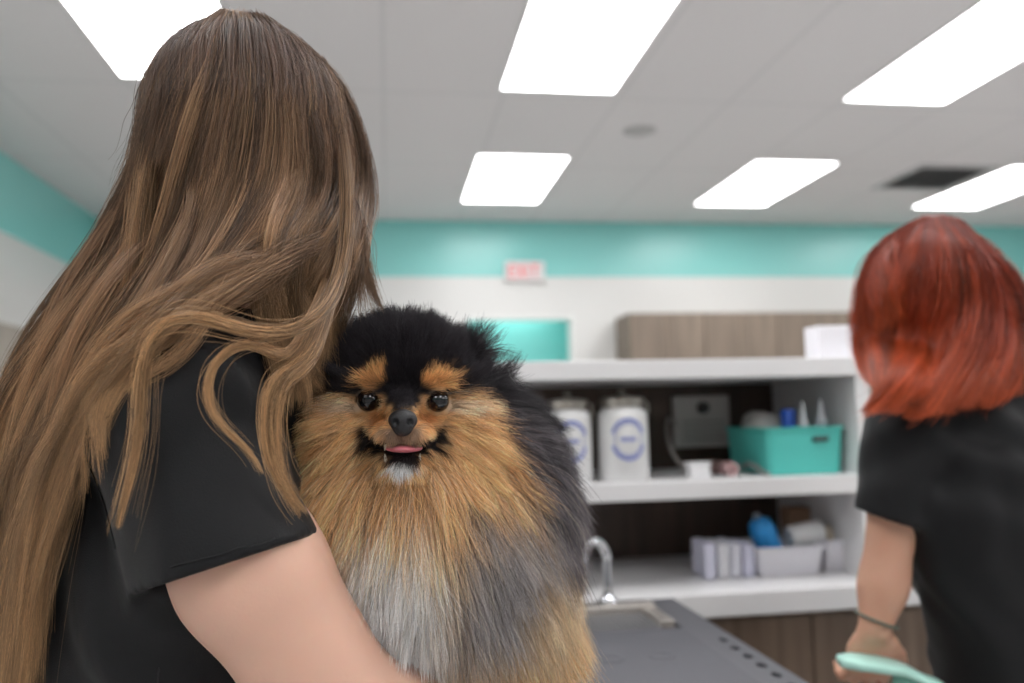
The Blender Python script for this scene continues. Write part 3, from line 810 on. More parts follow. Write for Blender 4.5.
def bodyA(P):
    d = torsoA(P)
    d = s_min(d, cone(P, neck+(0, 0, -.03), hcA-RA[:, 2]*.05-RA[:, 1]*.01, .055, .050), .03)
    d = s_min(d, head_sdf(P, hcA, RA, .92), .015)
    d = s_min(d, chain(P, [(shR, .050), (at(251, 570, .632), .0525), (elR, .047)], .02), .03)
    d = s_min(d, chain(P, [(elR, .047), (elR*.65+wrR*.35, .047), (wrR, .027)], .02), .02)
    d = s_min(d, hand_sdf(P, handRA), .012)
    d = s_min(d, chain(P, [(shL, .046), (elL, .036), (elL*.65+wrL*.35, .040), (wrL, .026)], .02), .03)
    d = s_min(d, hand_sdf(P, handLA), .012)
    return s_min(d, legs(P, hipc, rA, fA), .03)
axR = nrm(elR-shR); hemR = at(222, 565, .60); axh = nrm(M3@np.array((.31, -.94, -.14)))
slA = shR+np.array((0, 0, .0)); slB = at(247, 620, .62)
slBL = shL*.2+elL*.8
def folds(P):
    return .0022*np.sin(P@np.array((38., 10, 55))+3*np.sin(P@np.array((9., 21, 14))))+.0012*np.sin(P@np.array((90., -60, 40))+2*np.sin(P@np.array((30., 30, -22))))
def topA(P):
    d = torsoA(P, .016)
    d = np.maximum(d, .86-P[:, 2])
    f = folds(P)
    sl = cone(P, slA, slB, .060, .072)+f*.7
    sl = s_max(sl, (P-hemR)@axh, .002)
    sl = np.maximum(sl, -cone(P, slA*.4+slB*.6, slB+axR*.12, .054, .083))
    d = s_min(d+f*1.5, sl, .022)
    axl = nrm(elL-shL)
    sl = np.maximum(cone(P, shL, slBL, .060, .064)+f, (P-(shL*.45+slBL*.55))@axl)
    sl = np.maximum(sl, -cone(P, shL*.6+slBL*.4, slBL+axl*.1, .052, .066))
    d = s_min(d, sl, .022)
    # drag lines and a tuck behind the armpit
    tuckp = at(110, 534, .70); d = d+.010*np.exp(-((P-tuckp)**2).sum(1)/.0007)
    # V neck opening
    nk = neck+fA*.02+np.array((0, 0, .012))
    d = np.maximum(d, -cone(P, nk+(0, 0, .0), nk+(0, 0, .12), .074, .095))
    return np.maximum(d, -cone(P, nk+fA*.05, nk+fA*.12+(0, 0, -.08), .05, .012))
def pantsA(P):
    d = ell(P, hipc, (.180, .126, .14), BA)
    for sg in (1, -1):
        h_ = hipc+rA*.085*sg
        d = s_min(d, cone(P, h_+(0, 0, -.02), (h_[0], h_[1], .11), .098, .072), .03)
    d = np.maximum(d, P[:, 2]-1.0); d = np.maximum(d, .075-P[:, 2]); return d
def shoes(P, hip, side, f):
    d = None
    for sg in (1, -1):
        h_ = hip+side*.085*sg-f*.03; a = np.array((h_[0], h_[1], .055))
        e = s_min(cone(P, a, a+f*.17+np.array((0, 0, -.012)), .044, .036), cone(P, a, a+(0, 0, .05), .042, .046), .03)
        d = e if d is None else np.minimum(d, e)
    return np.maximum(d, .0-P[:, 2])
pA = thing('person', 'person with long brown hair in a black scrub top, holding the dog', 'person', (hipc[0], hipc[1], 0))
mesh_sdf(bodyA, (-.48, .45, 0.02), (.36, 1.16, 1.66), .0045, 'body', skinA, pA)
tA, vA, _ = mesh_sdf(topA, (-.48, .45, .84), (.08, 1.14, 1.46), .0035, 'scrub_top', black, pA)
mesh_sdf(pantsA, (-.50, .58, .06), (.06, 1.10, 1.02), .008, 'scrub_trousers', blackP, pA)
mesh_sdf(lambda P: shoes(P, hipc, rA, fA), (-.5, .55, -.01), (.2, 1.1, .17), .006, 'shoes', shoe, pA)
# sleeve hem stitch and armhole seam, laid on the cloth
def on_cloth(pts, fn, off=.0006, it=6):
    Q = spline(np.array(pts), 60)
    for _ in range(it): Q = Q-grad(fn, Q, .001)*(fn(Q)-off)[:, None]
    return Q
seamm = mat('black seam', (14, 14, 17), .6)
for pl in ([at(99, 372, .66), at(104, 440, .64), at(110, 500, .63), at(118, 548, .62)],
           [at(138, 575, .60), at(190, 562, .56), at(250, 540, .55), at(300, 519, .56)],
           [at(172, 640, .66), at(170, 690, .66)]):
    b = BM(); tube(b, on_cloth(pl, topA), .0006, 6); s_ = link('seam', b, seamm, tA, smooth=True); s_.matrix_parent_inverse = tA.matrix_parent_inverse.inverted() if False else Matrix.Identity(4)
    s_.matrix_parent_inverse = (Matrix.Translation(pA.location) @ tA.matrix_parent_inverse).inverted()
# thin chain at the neck
ch = []
for a_ in np.linspace(0, 2*PI, 40):
    ch.append(neck+np.array((0, 0, .018))+rA*.058*math.cos(a_)+fA*(.055*math.sin(a_)+.005)+np.array((0, 0, -.03*max(0, math.sin(a_)))))
ch = np.array(ch); fnb = lambda P: np.minimum(bodyA(P), topA(P))
for _ in range(5): ch = ch-grad(fnb, ch)*(fnb(ch)-.001)[:, None]
b = BM(); tube(b, ch, .0008, 6); link('necklace', b, mat('silver chain', (210, 205, 200), .2, 1), pA, smooth=True).matrix_parent_inverse = Matrix.Translation(-pA.location)

shell = (hcA+RA@np.array((0, -.011, .008)), np.array((.078, .092, .093)), RA)
def capfull(P, c, R, sh, k=1.):
    q = (P-c)@R
    d = ell(P, sh[0], sh[1]-.006*k, R)
    d = s_min(d, ell(q, (0, -.025, -.06), (.052, .045, .06)), .02)
    return d
hcap = lambda P: capfull(P, hcA, RA, shell)
rootc = LN(110, 86, 74); midc = LN(140, 110, 86); tipc = LN(194, 153, 110)
def gg(L): return [guide(p, shell) for p in L]
main = gg([
 [(224, 14), (184, 42), (160, 85), (143, 135), (127, 185), (108, 238, .74), (74, 288, .74), (38, 338, .74), (6, 385, .74), (-22, 480, .74), (-30, 560, .74), (-34, 730, .74)],
 [(226, 17), (188, 55), (163, 110), (145, 175), (120, 235, .73), (84, 290, .72), (46, 343, .72), (14, 398, .72), (-12, 480, .72), (-20, 560, .72), (-24, 640, .72), (-28, 730, .72)],
 [(228, 17), (204, 55), (183, 115), (165, 180), (133, 245, .70), (92, 310, .69), (52, 380, .69), (20, 450, .69), (4, 530, .69), (-4, 620, .69), (-5, 730, .69)],
 [(231, 17), (220, 58), (204, 118), (188, 188), (160, 258, .68), (118, 330, .66), (78, 400, .66), (46, 465, .66), (26, 540, .66), (14, 620, .66), (8, 730, .66)],
 [(234, 17), (238, 60), (229, 120), (217, 190), (190, 265, .665), (150, 330, .64), (98, 392, .63), (60, 450, .64), (38, 520, .65), (20, 600, .65), (8, 720, .65)],
 [(238, 17), (258, 62), (257, 122), (246, 192), (216, 262, .65), (175, 322, .62), (118, 375, .61), (78, 430, .62), (54, 480, .64), (36, 550, .64), (24, 620, .64), (15, 720, .64)],
 [(243, 17), (280, 66), (290, 130), (282, 200), (250, 255, .64), (206, 292, .61), (146, 335, .60), (96, 385, .60), (68, 430, .61), (50, 475, .62), (32, 560, .63), (20, 680, .63)]])
right = gg([
 [(243, 17), (272, 62), (284, 126), (282, 190), (268, 235, .645), (262, 270, .645), (266, 310, .65), (276, 350, .66), (284, 390, .665)],
 [(246, 17), (288, 62), (304, 125), (298, 195), (278, 240, .645), (268, 285, .645), (278, 330, .65), (288, 372, .66), (290, 410, .665)],
 [(250, 18), (303, 62), (325, 122), (322, 190), (300, 240, .66), (285, 285, .66), (290, 330, .665), (300, 370, .67), (305, 400, .68)],
 [(255, 19), (316, 64), (346, 125), (346, 192), (325, 245, .675), (306, 290, .675), (306, 330, .68), (312, 365, .69), (318, 395, .70)],
 [(262, 22), (328, 72), (354, 132), (358, 195), (345, 250, .69), (330, 290, .69), (318, 330, .70), (322, 365, .71), (326, 390, .72)],
 [(268, 25), (336, 82), (360, 145), (363, 205), (354, 255, .71), (345, 290, .71), (335, 325, .72), (335, 360, .73), (336, 390, .74)]])
swept = gg([[(262, 22), (325, 90), (352, 160), (345, 220), (312, 248, .66), (268, 262, .64), (220, 282, .61), (172, 314, .59), (134, 352, .59), (98, 395, .60), (68, 450, .61), (42, 520, .62)],
            [(255, 20), (300, 90), (318, 160), (305, 215), (270, 248, .65), (235, 275, .62), (190, 305, .60), (142, 345, .60), (98, 390, .60), (62, 445, .61), (34, 510, .62), (18, 600, .62)]])
slock = gg([[(320, 60), (342, 125), (348, 190, .70), (346, 245, .675), (338, 285, .64), (322, 318, .60), (290, 335, .575), (255, 334, .56), (225, 323, .55), (190, 314, .55), (163, 320, .55), (146, 345, .555), (141, 380, .56), (142, 420, .56), (136, 460, .56), (124, 500, .56), (118, 530, .56)]])
curl = gg([[(328, 235, .73), (328, 270, .69), (318, 300, .65), (302, 328, .62), (287, 362, .60), (262, 345, .57), (235, 345, .56), (214, 362, .56), (207, 390, .56), (214, 415, .56), (232, 435, .56), (252, 452, .565), (262, 475, .57)]])
hook = gg([[(338, 230, .74), (336, 265, .70), (325, 305, .66), (312, 345, .62), (295, 366, .60), (277, 375, .585), (266, 400, .58), (264, 435, .58), (270, 465, .58), (284, 492, .585), (296, 520, .59)],
           [(344, 230, .74), (342, 265, .70), (330, 305, .66), (318, 350, .62), (303, 368, .60), (285, 382, .59), (275, 405, .585), (274, 440, .585), (282, 475, .585), (300, 500, .59), (312, 512, .595)]])
strays = gg([[(340, 190, .75), (352, 215, .73), (360, 245, .72), (368, 280, .72), (378, 315, .72)],
             [(345, 190, .75), (358, 215, .73), (364, 240, .72), (374, 275, .72), (388, 322, .73)],
             [(335, 190, .74), (346, 220, .71), (346, 250, .70), (344, 290, .70), (341, 330, .70)]])
tipsA = gg([[(238, 17), (262, 110, .70), (240, 210), (200, 290, .60), (150, 350, .59), (118, 405, .585), (110, 440, .585)], [(236, 17), (226, 120, .70), (200, 230), (150, 320, .60), (120, 380, .59), (106, 425, .585), (108, 470, .585)], [(234, 17), (214, 150, .70), (180, 250, .64), (130, 340, .61), (98, 400, .60), (80, 460, .61), (66, 520, .62)]])
# far side of the head: hair falling past the face and the other shoulder
def around(a, drop=.30, out=.012):
    c, r, R = shell
    pts = []
    for t in np.linspace(0, 1, 7):
        th = t*PI*.52
        pts.append(c+R@(np.array((math.cos(a)*math.sin(th), math.sin(a)*math.sin(th), math.cos(th)))*(r+.0)))
    for t in np.linspace(.15, 1, 6): pts.append(pts[6]+np.array((-.02*t, .02*t, -drop*t)))
    return spline(np.array(pts), 26)
farside = [around(a) for a in np.linspace(PI*.58, PI*1.34, 8)]
nearside = [around(a, .05) for a in np.linspace(-.35, PI*.36, 6)]
under = [around(a, .05) for a in np.linspace(PI*.60, PI*2.34, 26)]
cols = (rootc, midc, tipc)
AW = M3@np.array((0, 0, -1.))
push = [(hcap, .0035), (lambda P: np.where(P[:, 2] < 1.47, topA(P), 1.), .003)]
groups = [dict(guides=main, clumps=150, strands=110, spread=.0030, layer=.018, wave=.0055, cols=cols, usp=.007, bri=(.38, 1.5)),
          dict(guides=main, clumps=60, strands=70, spread=.0028, layer=.001, wave=.006, cols=(midc*.9, midc*1.1, tipc), usp=.007, bri=(.9, 1.4)),
          dict(guides=right, clumps=85, strands=95, spread=.0028, layer=.014, wave=.0045, cols=cols, usp=.009, bri=(.38, 1.5)),
          dict(guides=swept, clumps=30, strands=90, spread=.0034, layer=.004, wave=.006, cols=(rootc*.9, midc, tipc), usp=.03),
          dict(guides=slock, clumps=4, strands=110, spread=.0012, layer=.0, wave=.0005, cols=(rootc*.7, tipc*.95, tipc*1.15), bri=(.95, 1.2), prof=[1.5, 1.6, .9, .25], lmin=.92),
          dict(guides=curl, clumps=2, strands=80, spread=.0009, layer=0, wave=.0006, cols=(midc*.8, tipc, tipc), bri=(.9, 1.15), prof=[1.5, 1.6, .9, .5], lmin=.9),
          dict(guides=hook, clumps=7, strands=80, spread=.0020, layer=.001, wave=.0014, cols=(midc*.8, tipc, tipc), bri=(.8, 1.15), lmin=.86),
          dict(guides=strays, clumps=9, strands=60, spread=.0022, layer=.002, wave=.0015, cols=(rootc, midc, midc), bri=(.8, 1.1), lmin=.8),
          dict(guides=tipsA, clumps=16, strands=45, spread=.0022, layer=.001, wave=.003, cols=(rootc*.8, midc, tipc), lmin=.7),
          dict(guides=farside, clumps=60, strands=100, spread=.003, layer=0, wave=.0025, cols=cols),
          dict(guides=under, clumps=190, strands=60, spread=.003, layer=0, wave=.0015, cols=(rootc*.85, rootc, midc), usp=.004),
          dict(guides=nearside, clumps=36, strands=90, spread=.0025, layer=.002, wave=.002, cols=cols)]
hP, hC = grow(groups, 26, M3@np.array((0, 0, -1.)), push, rng)
hmA = hair_mat('brown hair', .38, .5)
hair_obj('hair', hP, hC, rng.uniform(.00011, .00019, len(hP)), hmA, pA)
capm = mat('hair undercoat brown', (84, 66, 54), .7, noise=.2, nscale=90)
def scalp(P): return np.maximum(hcap(P), -(ell(P, hcA+RA@np.array((0, .095, -.04)), (.068, .070, .098), RA)))
mesh_sdf(scalp, (-.26, .6, 1.34), (.05, .92, 1.66), .005, 'hair_underlayer', capm, pA)

# ================================================================== red-haired person
skinB = skin_mat('skin tan', (206, 158, 134))
hcB = at(943, 301, 1.30)+np.array((.0, .0, -.01)); RB = basis((.06, .90, -.42))
fB = nrm((-.25, .97, 0)); rB = np.array((fB[1], -fB[0], 0))
neckB = at(960, 385, 1.30)
hipB = np.array((neckB[0]+.13, 1.20, .90))
upB = nrm(neckB-hipB); BB = np.stack([rB, nrm(np.cross(upB, rB)), upB], 1)
chestB = hipB*.34+neckB*.66+np.array((.0, -.01, 0)); waistB = hipB*.7+neckB*.3
shLB = at(905, 432, 1.25); elLB = at(885, 575, 1.23); wrLB = at(875, 628, 1.21)
shRB = neckB+rB*.17+np.array((.02, -.02, -.03)); elRB = shRB+np.array((.04, .10, -.26)); wrRB = elRB+np.array((-.05, .2, -.05))
handLB = hand_parts(wrLB, (-.02, .15, -.45), (.15, .9, .1), 1, .75, .9)
handRB = hand_parts(wrRB, (-.3, .8, -.2), (0, 0, -1), 1, .4, .9)
def torsoB(P, o=0.):
    d = ell(P, chestB, (.160+o, .108+o, .17+o), BB)
    d = s_min(d, ell(P, waistB, (.145+o, .10+o, .15+o), BB), .06)
    d = s_min(d, ell(P, hipB, (.175+o, .125+o, .13+o), BB), .06)
    d = s_min(d, cone(P, neckB-upB*.03, shLB, .045+o, .036+o), .05)
    d = s_min(d, cone(P, neckB-upB*.03, shRB, .045+o, .050+o), .05)
    return d
def bodyB(P):
    d = torsoB(P)
    d = s_min(d, cone(P, neckB-upB*.02, hcB-RB[:, 2]*.05-RB[:, 1]*.01, .054, .050), .03)
    d = s_min(d, head_sdf(P, hcB, RB, .92), .015)
    d = s_min(d, chain(P, [(shLB, .040), (shLB*.5+elLB*.5, .036), (elLB, .032), (elLB*.7+wrLB*.3, .031), (wrLB, .0225)], .015), .02)
    d = s_min(d, hand_sdf(P, handLB), .010)
    d = s_min(d, chain(P, [(shRB, .048), (elRB, .036), (elRB*.7+wrRB*.3, .035), (wrRB, .025)], .015), .02)
    d = s_min(d, hand_sdf(P, handRB), .010)
    return s_min(d, legs(P, hipB, rB, fB), .03)
hmB = at(889, 519, 1.22); axB = nrm(M3@np.array((-.28, -.95, 0)))
slBB = at(884, 560, 1.22)
def topB(P):
    f = folds(P*.8)*1.6
    d = np.maximum(torsoB(P, .016)+f, .80-P[:, 2])
    sl = np.maximum(cone(P, shLB, slBB, .058, .046)+f*.4, (P-hmB)@axB)
    sl = np.maximum(sl, -cone(P, shLB*.1+slBB*.9, slBB+axB*.1, .038, .050))
    d = s_min(d, sl, .02)
    ar = nrm(elRB-shRB)
    sl = np.maximum(cone(P, shRB, elRB, .060, .062), (P-(shRB*.4+elRB*.6))@ar)
    sl = np.maximum(sl, -cone(P, shRB*.55+elRB*.45, elRB+ar*.1, .05, .056))
    d = s_min(d, sl, .02)
    nk = neckB+upB*.02
    return np.maximum(d, -cone(P, nk, nk+upB*.12, .058, .08))
def pantsB(P):
    d = ell(P, hipB, (.188, .138, .14), BB)
    for sg in (1, -1):
        h_ = hipB+rB*.085*sg
        d = s_min(d, cone(P, h_+(0, 0, -.02), (h_[0], h_[1], .11), .100, .072), .03)
    d = np.maximum(d, P[:, 2]-.95); return np.maximum(d, .075-P[:, 2])
pB = thing('person', 'person with straight red hair in a black scrub top bending over the counter', 'person', (hipB[0], hipB[1], 0))
mesh_sdf(bodyB, (.58, .95, .02), (1.42, 1.85, 1.64), .006, 'body', skinB, pB)
mesh_sdf(topB, (.60, .95, .78), (1.42, 1.75, 1.46), .006, 'scrub_top', black, pB)
mesh_sdf(pantsB, (.80, .9, .06), (1.46, 1.5, .97), .009, 'scrub_trousers', blackP, pB)
mesh_sdf(lambda P: shoes(P, hipB, rB, fB), (.70, .95, -.01), (1.45, 1.55, .17), .007, 'shoes', shoe, pB)
shellB = (hcB+RB@np.array((0, -.012, .020)), np.array((.090, .106, .102)), RB)
def g2(L): return [guide(p, shellB, 20) for p in L]
redm = g2([
 [(925, 222), (885, 245), (862, 285), (858, 335), (868, 370), (880, 390, 1.22)],
 [(928, 221), (900, 245), (882, 290), (880, 340), (884, 375, 1.20), (890, 400, 1.19)],
 [(930, 221), (918, 245), (906, 290), (904, 340), (898, 375, 1.18), (884, 402, 1.17), (866, 412, 1.17)],
 [(934, 221), (935, 248), (930, 295), (924, 345), (906, 378, 1.16), (884, 400, 1.16), (863, 414, 1.16)],
 [(938, 221), (952, 250), (952, 300), (942, 350), (922, 382, 1.15), (908, 400, 1.15), (900, 414, 1.15)],
 [(942, 221), (968, 255), (974, 305), (966, 350, 1.17), (946, 385, 1.15), (928, 408, 1.14), (915, 418, 1.14)],
 [(946, 221), (982, 262), (992, 310), (990, 350, 1.18), (976, 380, 1.15), (966, 400, 1.14), (962, 412, 1.14)],
 [(950, 222), (995, 270), (1008, 315), (1010, 350, 1.20), (1004, 378, 1.17), (1000, 395, 1.16), (996, 405, 1.16)],
 [(955, 223), (1003, 275), (1024, 320, 1.25), (1036, 350, 1.23), (1036, 375, 1.22), (1030, 395, 1.22)],
 [(960, 225), (1005, 262), (1036, 305, 1.27), (1062, 340, 1.26), (1080, 372, 1.26), (1085, 395, 1.27)]])
def aroundB(a, drop=.2):
    c, r, R = shellB; pts = []
    for t in np.linspace(0, 1, 7):
        th = t*PI*.52
        pts.append(c+R@(np.array((math.cos(a)*math.sin(th), math.sin(a)*math.sin(th), math.cos(th)))*r))
    for t in np.linspace(.2, 1, 4): pts.append(pts[6]+np.array((0, .01*t, -drop*t)))
    return spline(np.array(pts), 20)
rcol = (LN(122, 44, 30), LN(168, 66, 38), LN(214, 98, 52))
gB = [dict(guides=redm, clumps=80, strands=90, spread=.0045, prof=[.8, 1, .9, .25], lmin=.80, layer=.016, wave=.004, cols=rcol, usp=.012, bri=(.75, 1.15)),
      dict(guides=[aroundB(a, .12) for a in np.linspace(-.4, .9, 5)], clumps=30, strands=50, spread=.007, layer=0, wave=.004, cols=rcol),
      dict(guides=[aroundB(a, .05) for a in np.linspace(PI-.9, PI+.35, 5)], clumps=30, strands=50, spread=.007, layer=0, wave=.004, cols=rcol)]
capB = lambda P: capfull(P, hcB, RB, shellB, 1.6)
rP, rC = grow(gB, 20, M3@np.array((0, 0, -1.)), [(capB, .005), (topB, .006)], rng)
hair_obj('hair', rP, rC, rng.uniform(.0003, .0005, len(rP)), hair_mat('red hair', .38, .5), pB)
def scalpB(P): return np.maximum(capB(P), -(ell(P, hcB+RB@np.array((0, .095, -.04)), (.068, .070, .098), RB)))
mesh_sdf(scalpB, (.72, 1.05, 1.30), (1.16, 1.62, 1.68), .007, 'hair_underlayer', mat('hair undercoat red', (92, 34, 26), .7, noise=.2, nscale=60), pB)
br = []
wd = nrm(wrLB-elLB); e1 = nrm(np.cross(wd, (0, 1, 0))); e2 = np.cross(wd, e1)
for a_ in np.linspace(0, 2*PI, 30): br.append(wrLB-wd*.012+.0285*(e1*math.cos(a_)+e2*math.sin(a_))+wd*.006*math.sin(a_))
b = BM(); tube(b, br, .0022, 8); link('bracelet', b, mat('grey green bracelet', (92, 98, 88), .5), pB, smooth=True).matrix_parent_inverse = Matrix.Translation(-pB.location)

# mint tray held in the left hand: a flat lip that bends down into a shallow trough
mint = mat('mint plastic', (178, 224, 212), .35)
tp = [at(839, 661, 1.18), at(868, 663, 1.175), at(900, 669, 1.16), at(925, 680, 1.145), at(950, 692, 1.13), at(968, 712, 1.12)]
tp = spline(np.array(tp), 26)
tr = thing('serving_tray', 'mint green curved plastic tray held in the red-haired person\'s hand', 'tray', tuple(tp[13]))
off = -tp[13]
def strip(w_, th, z, i0=0):
    b = BM(); rings = []
    for i in range(i0, 26):
        p = tp[i]+off
        tg = nrm(tp[min(i+1, 25)]-tp[max(i-1, 0)]); sd = np.array((.12, .99, .0)); sd = nrm(sd-tg*(sd@tg)); up_ = np.cross(tg, sd); up_ = up_ if up_[2] > 0 else -up_
        k = min(1, .45+(i-i0)*.18)
        ring = [(-1, .6), (-.9, 1.), (.9, 1.), (1, .6), (1, -.6), (.9, -1.), (-.9, -1.), (-1, -.6)]
        rings.append([Vector(p+sd*(w_*a*k)+up_*(th*c_+z)) for a, c_ in ring])
    loft(b, rings); return b
link('rim', strip(.032, .0055, 0), mint, tr, smooth=True)
link('trough', strip(.024, .013, -.0195, 9), mat('mint plastic deep', (150, 206, 192), .4), tr, smooth=True)

# ================================================================== the dog
HD = at(403, 400, .725)
DW = -nrm(ray(403, 400)); DU = nrm(M3[:, 0]-DW*(M3[:, 0]@DW)); DV = np.cross(DW, DU)          # the head faces the lens squarely: right, up, forward
DR = np.stack([DU, DV, DW], 1)
def dl(u, v, w): return HD+DR@np.array((u, v, w), float)
dch = at(420, 525, .728); dmid = at(470, 590, .765); drump = at(476, 655, .785)
eyeL, eyeR = dl(-.0280, -.0005, .0350), dl(.0285, -.0010, .0350)
def dog_head(P):
    q = (P-HD)@DR
    d = ell(q, (0, .012, -.012), (.056, .050, .054))
    for s in (-1, 1):
        d = s_min(d, ell(q, (s*.040, -.024, -.004), (.030, .028, .036)), .02)      # cheeks
        d = s_min(d, ell(q, (s*.020, .016, .030), (.014, .008, .012)), .010)       # brows
        d = s_min(d, ell(q, (s*.0115, -.0265, .052), (.0125, .0100, .018)), .007)  # muzzle pads
    d = s_min(d, cone(q, (0, -.004, .034), (0, -.012, .062), .013, .0085), .010)   # bridge
    d = s_min(d, cone(q, (0, -.052, .016), (0, -.0505, .046), .018, .0105), .012)  # lower jaw
    for s in (-1, 1):
        d = s_max(d, -ell(q, (s*.0283, -.0008, .0445), (.0088, .0078, .0095)), .003)
    # open mouth with raised corners
    m = ell(q, (0, -.0395, .050), (.0210, .0068, .034))
    for s in (-1, 1): m = s_min(m, cone(q, (s*.012, -.040, .040), (s*.031, -.0315, .034), .0050, .0030), .006)
    d = s_max(d, -m, .0025)
    d = s_min(d, ell(q, (-.014, .008, -.040), (.071, .048, .040)), .02)
    d = s_min(d, ell(q, (-.084, -.035, -.050), (.018, .050, .018)), .012)
    d = s_min(d, ell(q, (-.050, -.092, -.015), (.032, .050, .038)), .02)
    # ears, short and upright under the coat
    for s in (-1, 1):
        e = cone(q, (s*.044, .032, -.022), (s*.066, .047, -.020), .018, .007)
        d = s_min(d, e, .010)
    return d
def dog_sdf(P):
    d = dog_head(P)
    d = s_min(d, ell(P, dl(0, -.060, -.030), (.066, .058, .052), DR), .03)
    d = s_min(d, ell(P, dl(.055, -.030, -.055), (.045, .060, .045), DR), .03)
    d = s_min(d, ell(P, dl(-.055, -.050, -.045), (.040, .060, .040), DR), .03)
    d = s_min(d, ell(P, dch, (.062, .075, .062), DR), .04)
    d = s_min(d, ell(P, dmid, (.068, .085, .068), DR), .05)
    d = s_min(d, ell(P, drump, (.058, .060, .065), DR), .04)
    d = s_min(d, ell(P, at(505, 490, .79), (.045, .070, .055), DR), .04)
    d = s_min(d, chain(P, [(at(455, 610, .735), .028), (at(478, 680, .74), .017), (at(486, 745, .725), .013), (at(488, 758, .712), .016)], .02), .02)
    d = s_min(d, chain(P, [(at(508, 600, .765), .028), (at(524, 680, .765), .017), (at(528, 750, .75), .013), (at(530, 764, .735), .016)], .02), .02)
    d = s_min(d, chain(P, [(at(508, 635, .77), .038), (at(516, 705, .765), .022), (at(534, 745, .78), .013), (at(538, 770, .76), .015)], .02), .02)
    d = s_min(d, chain(P, [(at(530, 560, .86), .018), (at(530, 500, .875), .016), (at(505, 450, .86), .012)], .02), .02)
    return d
K_ = .00082
BLK, GRY, TAN, ORA, CRM, WHT = LN(44, 40, 44), LN(146, 140, 140), LN(245, 212, 172), LN(242, 182, 122), LN(244, 230, 210), LN(250, 248, 246)
def sm(x, a, b_):
    t = np.clip((x-a)/(b_-a), 0, 1); return (t*t*(3-2*t))[:, None]
def wob(P, f, s): return np.sin(P@np.array((1.0, .7, .3))*f+s)*np.cos(P@np.array((-.4, .8, 1.1))*f*1.3+s*2)
def coat(P):
    """coat markings in the dog's own head frame, in millimetre-like units"""
    q = (P-HD)@DR; x = q[:, 0]/K_; y = q[:, 1]/K_; w = q[:, 2]
    x = x+3*wob(P, 260, 1); y = y+3*wob(P, 240, 4)
    c = np.repeat(ORA[None], len(P), 0)
    def mixc(col, k):
        nonlocal c; c = c*(1-k)+col*k
    # ruff: paler stripes of tan
    mixc(TAN, .55*(.5+.5*wob(P, 420, 2))[:, None])
    # chest fades to white in the middle, grey to the sides
    mixc(TAN, sm(-y, 85, 120)*.8)
    mixc(GRY*1.15, sm(-y, 95, 150)*sm(np.abs(x+5), 26, 60))
    mixc(WHT, sm(-y, 88, 135)*(1-sm(np.abs(x+6+.12*(y+120)), 20, 44)))
    mixc(TAN*.85, sm(-y, 170, 215)*(1-sm(x, -20, 20))*.35)
    # grey sabling over the middle body, tan over the loins and thighs
    mixc(GRY*.95, sm(x, 30, 62)*sm(-y, 70, 110))
    mixc(TAN*.92, sm(x+.30*(-y-150), 92, 132)*sm(-y, 118, 160)*.9)
    mixc(TAN*.85, sm(-y, 178, 220)*sm(x, 10, 60)*.75)
    mixc(ORA*1.02, sm(-y, 212, 250)*sm(x, 50, 92)*.9)
    # dark mantle from the right cheek down over the shoulder
    mant = sm(x-.52*np.maximum(-y-10, 0), 66, 88)*(1-sm(-y, 120, 190))
    mixc(LN(104, 98, 102), mant)
    mixc(LN(70, 66, 70), sm(x-.40*np.maximum(-y-10, 0), 92, 112)*(1-sm(-y, 60, 120))*.5)
    # dark left edge behind the cheek
    mixc(BLK, sm(-x+.10*y, 84, 96)*(1-sm(-y, 85, 125)))
    # black cap
    capl = y-(4-.10*np.abs(x)+.0*x)-np.where(x > 45, -.0, 0)
    mixc(BLK, sm(y-(9-6*np.cos(np.clip(np.abs(x)-34, -30, 60)/60*3.1)), -5, 5))
    mixc(BLK, sm(y+np.where(np.abs(x) > 55, (np.abs(x)-55)*.5, 0), 2, 12))
    mixc(LN(92, 86, 90), sm(x, 55, 95)*sm(y, 15, 50)*.6)
    # wedge between the eyes
    mixc(BLK, (1-sm(np.abs(x), 5+np.clip(y+12, 0, 40)*.5, 11+np.clip(y+12, 0, 40)*.7))*sm(y, -16, -6)*(w > 0)[:, None])
    # eyebrow spots
    for sx, px_, py_, ax, ay, tl in ((-1, -28, 21, 12, 15, -.5), (1, 32, 20, 14, 11, .45)):
        dx = x-px_; dy = y-py_; u = dx*math.cos(tl)+dy*math.sin(tl); v = -dx*math.sin(tl)+dy*math.cos(tl)
        k = 1-sm(np.sqrt((u/ax)**2+(v/ay)**2), .75, 1.15)
        mixc(ORA*.95, k*(w > 0)[:, None])
    fr = (w > .0)[:, None]
    # cream around the outer eyes
    for px_, py_ in ((-52, -8), (56, -8)):
        mixc(CRM*.85, (1-sm(np.sqrt(((x-px_)/18)**2+((y-py_)/8)**2), .5, 1.2))*.55*fr)
    for px_ in (-34, 34):
        mixc(CRM*.55, (1-sm(np.sqrt(((x-px_)/13)**2+((y-7)/4)**2), .6, 1.3))*.6*fr)
        rr_ = np.sqrt(((x-px_*.99)/11.5)**2+((y+1)/9.5)**2)
        mixc(LN(34, 24, 22), (1-sm(rr_, .85, 1.15))*fr)
    # orange either side of the nose, greyer muzzle pads
    for s in (-1, 1): mixc(LN(190, 116, 58), (1-sm(np.sqrt(((x-s*22)/11)**2+((y+18)/10)**2), .5, 1.2))*.7*fr)
    mixc(LN(150, 128, 118), (1-sm(np.sqrt((x/22)**2+((y+33)/9)**2), .7, 1.15))*.75*fr)
    # black lips following the smile
    ym = -44+.0085*x*x*(np.abs(x) < 46)
    lip = (1-sm(np.abs(y-ym+4)-.16*np.minimum(np.abs(x), 34), 3.0, 6.0))*(1-sm(np.abs(x), 38, 44))*(w > .01)[:, None]
